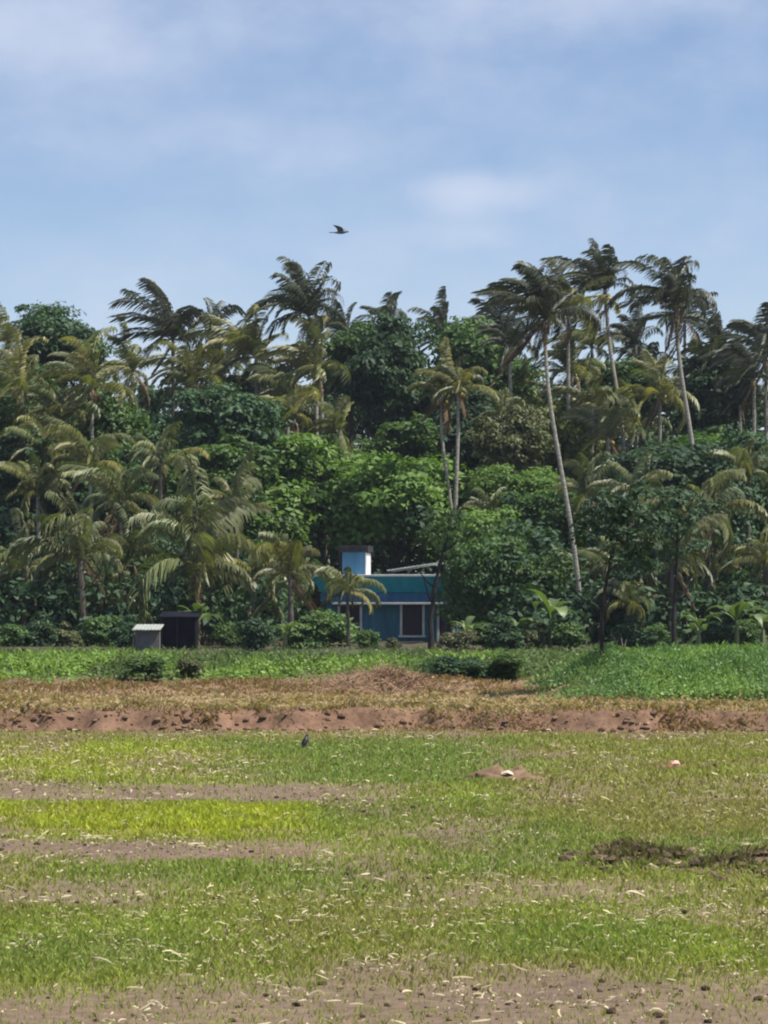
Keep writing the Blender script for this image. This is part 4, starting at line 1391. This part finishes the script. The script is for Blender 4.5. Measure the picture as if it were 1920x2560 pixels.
for xx in (-33 * k, 30 * k):
    MB().box(xx - 0.03, xx + 0.03, -0.3, -0.24, -0.1, at(368, 1576, SY).z - s0 - 0.02).build('post', M['bark'], shed)
hp2 = at(447, 1622, 106.0)
h0 = gz(hp2.x, 106)
hut = empty('hut', (hp2.x, 106, h0), 'dark tarpaulin hut standing right of the little grey shed', 'hut')
k = 1 / ppm(106.0)
zt2 = at(447, 1540, 106).z - h0
mb = MB()
mb.add([(-42 * k, 0, -0.1), (42 * k, 0, -0.1), (44 * k, 0.0, zt2 * 0.95), (-44 * k, 0.0, zt2 * 0.95), (-42 * k, 1.6, -0.1), (42 * k, 1.6, -0.1), (42 * k, 1.6, zt2), (-42 * k, 1.6, zt2)],
       [(0, 1, 2, 3), (5, 4, 7, 6), (1, 5, 6, 2), (4, 0, 3, 7)])
mb.build('wall', M['tarp'], hut)
MB().add([(-50 * k, -0.25, zt2 * 0.95), (50 * k, -0.25, zt2 * 0.95), (50 * k, 1.8, zt2 + 0.12), (-50 * k, 1.8, zt2 + 0.12),
          (-50 * k, -0.25, zt2 * 0.95 + 0.05), (50 * k, -0.25, zt2 * 0.95 + 0.05), (50 * k, 1.8, zt2 + 0.17), (-50 * k, 1.8, zt2 + 0.17)],
         [(3, 2, 1, 0), (4, 5, 6, 7), (0, 1, 5, 4), (1, 2, 6, 5), (2, 3, 7, 6), (3, 0, 4, 7)]).build('roof', M['tarp'], hut)
for xx in (-43 * k, -4 * k, 43 * k):
    MB().box(xx - 0.035, xx + 0.035, -0.08, -0.01, -0.1, zt2 * 0.95).build('post', M['shaded_bark'], hut)

# ------------------------------------------------------------------ heap of dry reddish brush behind the bund
bp = at(975, 1738, 60.0)
bz = gz(bp.x, 60.0)
pile = empty('brush_pile', (bp.x, 60.0, bz), 'heap of dry reddish brushwood behind the middle of the bund', 'brush pile')
rd = random.Random(11)
V, F, T, off = [], [], [], 0
for i in range(900):
    x = rd.gauss(0, 0.62) if rd.random() < 0.8 else rd.uniform(-1.5, 1.6)
    env = 0.62 * math.exp(-((x - 0.25) / 0.75) ** 2) + 0.25 * math.exp(-((x + 0.8) / 0.35) ** 2) + 0.1
    y = rd.gauss(0, 0.4)
    z = env * rd.random() * math.exp(-(y / 0.6) ** 2)
    ln = rd.uniform(0.15, 0.5)
    a = rd.uniform(0, 6.28); e = rd.gauss(0.15, 0.4)
    if x < -0.4: a = rd.choice([2.6, 0.4]) + rd.gauss(0, 0.3); e = abs(e) + 0.2
    d = np.array([math.cos(a) * math.cos(e), math.sin(a) * math.cos(e), math.sin(e)])
    p0 = np.array([x, y, gz(bp.x + x, 60.0 + y) - bz + 0.02 + 0.15 * rd.random() ** 2])
    w = rd.uniform(0.006, 0.014)
    s_ = np.cross(d, [0.3, 0.2, 1]); s_ /= np.linalg.norm(s_)
    u_ = np.cross(s_, d)
    mid = p0 + d * ln * 0.5 + np.array([0, 0, -0.03])
    end = p0 + d * ln + np.array([0, 0, -0.1 * ln])
    vv = []
    for q, ww in ((p0, w), (mid, w * 0.8), (end, w * 0.2)):
        vv += [q + s_ * ww, q - s_ * ww * 0.5 + u_ * ww * 0.9, q - s_ * ww * 0.5 - u_ * ww * 0.9]
    V += vv
    for j in range(2):
        for kx in range(3):
            F.append((off + j * 3 + kx, off + j * 3 + (kx + 1) % 3, off + j * 3 + 3 + (kx + 1) % 3, off + j * 3 + 3 + kx))
    c = col(0.3, 0.175, 0.115) * rd.uniform(0.6, 1.4) if rd.random() < 0.6 else col(0.36, 0.27, 0.16) * rd.uniform(0.7, 1.2)
    T += [c] * 9
    off += 9
tw_ = mobj('twigs', np_mesh('twigs', np.array(V), np.array(F), M['twig'], np.array(T)), pile)
tw_['kind'] = 'stuff'

# ------------------------------------------------------------------ small heap of earth with a pale scrap, and a reddish heap
def heap(px, py, w, h, c, label, seed):
    Y = EYE * FPX / (py - HZ)
    p = at(px, py, Y)
    z0 = gz(p.x, Y)
    r = np.random.default_rng(seed)
    n, m = 26, 12
    V, F, T = [], [], []
    for j in range(m + 1):
        t = j / m
        for i in range(n):
            a = 2 * math.pi * i / n
            lump = 0.5 + 1.0 * float(fbm(np.array([math.cos(a) * 1.6 + seed]), np.array([math.sin(a) * 1.6 + t * 2]), seed, 3)[0])
            rr = w * (1 - t) * lump
            zz = h * (1 - (1 - t) ** 2) * (0.3 + 1.3 * float(vnoise(np.array([math.cos(a) * (1 - t) * 4 + 5]), np.array([math.sin(a) * (1 - t) * 4]), seed)[0]))
            V.append((rr * math.cos(a), rr * math.sin(a) * 0.8, zz - 0.02))
            T.append(col(*c) * r.uniform(0.75, 1.25))
    for j in range(m):
        for i in range(n):
            F.append((j * n + i, j * n + (i + 1) % n, (j + 1) * n + (i + 1) % n, (j + 1) * n + i))
    root = empty('soil_heap', (p.x, Y, z0), label, 'soil heap', 'small heaps of earth in the field')
    mobj('earth', np_mesh('earth', np.array(V), np.array(F), M['clod'], np.array(T)), root)
    return root, p, Y, z0


h1, p1, Y1, z1 = heap(1275, 1945, 0.6, 0.17, (0.19, 0.125, 0.075), 'brown crumbly heap of earth in the field with a pale scrap on it', 3)
h2, p2, Y2, z2 = heap(1690, 1918, 0.2, 0.1, (0.3, 0.15, 0.09), 'small reddish heap of earth in the field at right', 9)


def scrap(name, loc, ln, wd, label, c):
    mb = MB()
    n = 6
    vs, fs = [], []
    rd = random.Random(int(ln * 1000))
    for i in range(n + 1):
        t = i / n - 0.5
        for s_ in (-1, 1):
            zz = 0.05 * math.cos(t * 3) + rd.uniform(-0.008, 0.008)
            vs += [(t * ln, s_ * wd * (1 - 1.3 * t * t), zz), (t * ln, s_ * wd * (1 - 1.3 * t * t), zz + 0.012)]
    for i in range(n):
        b = i * 4
        fs += [(b + 1, b + 3, b + 7, b + 5), (b, b + 4, b + 6, b + 2), (b, b + 1, b + 5, b + 4), (b + 2, b + 6, b + 7, b + 3)]
    fs += [(0, 2, 3, 1), (n * 4, n * 4 + 1, n * 4 + 3, n * 4 + 2)]
    o = mb.add(vs, fs).build(name, plain_mat(name + '_mat', tuple(x * 0.85 for x in c), c, 6.0, 0.7), None, loc, flat=False)
    o.rotation_euler = (R(25), R(12), R(10))
    return tag(o, label, 'husk')


scrap('coconut_husk', (p1.x - 0.04, Y1 - 0.32, z1 + 0.07), 0.2, 0.04, 'pale curved dry husk on the brown heap of earth', (0.62, 0.5, 0.36))
scrap('coconut_husk', (p2.x - 0.02, Y2 - 0.14, z2 + 0.05), 0.14, 0.045, 'pinkish dry husk on the small reddish heap', (0.66, 0.42, 0.3))

# ------------------------------------------------------------------ birds
M['black_feather'] = plain_mat('black_feather', (0.008, 0.008, 0.01), (0.02, 0.02, 0.024), 20.0, 0.5)
M['hazed_feather'] = plain_mat('hazed_feather', (0.13, 0.15, 0.19), (0.19, 0.21, 0.25), 8.0, 0.7)  # bluish grey stands in for the haze over the distant bird
M['horn'] = plain_mat('horn', (0.03, 0.025, 0.02), (0.06, 0.05, 0.04), 10.0, 0.5)
BY = EYE * FPX / (1872 - HZ)
bpos = at(764, 1872, BY)
bz0 = gz(bpos.x, BY)
bird = empty('bird', (bpos.x, BY, bz0), 'small black bird standing upright on the field below the bund', 'bird', rz=R(60))
mb = MB()
# body from tail tip to crown of the head
mb.tube([(-0.10, 0, 0.03), (-0.075, 0, 0.06), (-0.04, 0, 0.095), (0, 0, 0.14), (0.02, 0, 0.175), (0.03, 0, 0.2), (0.042, 0, 0.222), (0.05, 0, 0.24), (0.05, 0, 0.253)],
        [0.008, 0.014, 0.034, 0.043, 0.036, 0.025, 0.024, 0.02, 0.006], 12)
mb.build('body', M['black_feather'], bird, flat=False)
for s_ in (-1, 1):
    w = MB()
    w.tube([(0.02, s_ * 0.034, 0.175), (-0.01, s_ * 0.042, 0.14), (-0.05, s_ * 0.034, 0.09), (-0.085, s_ * 0.016, 0.045)], [0.008, 0.018, 0.014, 0.003], 8)
    w.build('wing', M['black_feather'], bird, flat=False)
    MB().tube([(0.0, s_ * 0.016, 0.115), (0.004, s_ * 0.017, 0.05), (-0.002, s_ * 0.017, -0.01)], [0.007, 0.004, 0.004], 6).build('leg', M['horn'], bird, flat=False)
MB().tube([(0.066, 0, 0.232), (0.082, 0, 0.229), (0.1, 0, 0.222)], [0.009, 0.006, 0.001], 6).build('beak', M['horn'], bird, flat=False)

FY = 170.0
fp = at(852, 581, FY)
fb = empty('flying_bird', fp, 'grey bird gliding in the open sky above the palms', 'bird', rz=R(-12))
fb.scale = (1.2, 1.2, 1.2)
mb = MB()
mb.tube([(-0.42, 0, 0.0), (-0.3, 0, 0.0), (-0.12, 0, 0.0), (0.05, 0, 0.01), (0.2, 0, 0.02), (0.3, 0, 0.03), (0.38, 0, 0.035), (0.44, 0, 0.03)], [0.02, 0.04, 0.08, 0.1, 0.085, 0.055, 0.05, 0.012], 10)
mb.build('body', M['hazed_feather'], fb, flat=False)
MB().add([(-0.25, -0.04, 0.0), (-0.25, 0.04, 0.0), (-0.6, 0.14, 0.0), (-0.62, -0.14, 0.0), (-0.25, -0.04, 0.02), (-0.25, 0.04, 0.02), (-0.6, 0.14, 0.012), (-0.62, -0.14, 0.012)],
         [(3, 2, 1, 0), (4, 5, 6, 7), (0, 1, 5, 4), (1, 2, 6, 5), (2, 3, 7, 6), (3, 0, 4, 7)]).build('tail', M['hazed_feather'], fb)
for s_, lift in ((1, 0.42), (-1, 0.34)):
    st = [(0.0, 0.16, -0.16, 0.03), (0.25, 0.2, -0.14, 0.03), (0.5, 0.18, -0.16, 0.022), (0.75, 0.06, -0.2, 0.014), (0.95, -0.12, -0.24, 0.006)]
    vs, fs = [], []
    for q, le, te, th in st:
        y_ = s_ * (0.06 + q * 0.85)
        z_ = 0.04 + lift * q * (1.1 - 0.4 * q)
        vs += [(le, y_, z_), ((le + te) / 2, y_, z_ + th), (te, y_, z_), ((le + te) / 2, y_, z_ - th * 0.4)]
    for i in range(len(st) - 1):
        for kx in range(4):
            fs.append((i * 4 + kx, i * 4 + (kx + 1) % 4, i * 4 + 4 + (kx + 1) % 4, i * 4 + 4 + kx))
    fs += [(3, 2, 1, 0), tuple(len(st) * 4 - 4 + kx for kx in range(4))]
    MB().add(vs, fs).build('wing', M['hazed_feather'], fb, flat=False)

# ------------------------------------------------------------------ the thin tropical haze
mh, hn, hl = new_mat('thin_haze')
ho = hn.new('ShaderNodeOutputMaterial')
hv = hn.new('ShaderNodeVolumePrincipled')
hv.inputs['Color'].default_value = (0.78, 0.87, 1.0, 1)
hv.inputs['Density'].default_value = 0.00015
hv.inputs['Anisotropy'].default_value = 0.2
hl.new(hv.outputs[0], ho.inputs['Volume'])
hb = MB().box(-3000, 3000, -80, 3100, -1.6, 31.0).build('haze', mh)
tag(hb, 'thin bluish haze hanging over the field and the wood', 'haze', kind='stuff')
SC.cycles.volume_bounces = 0
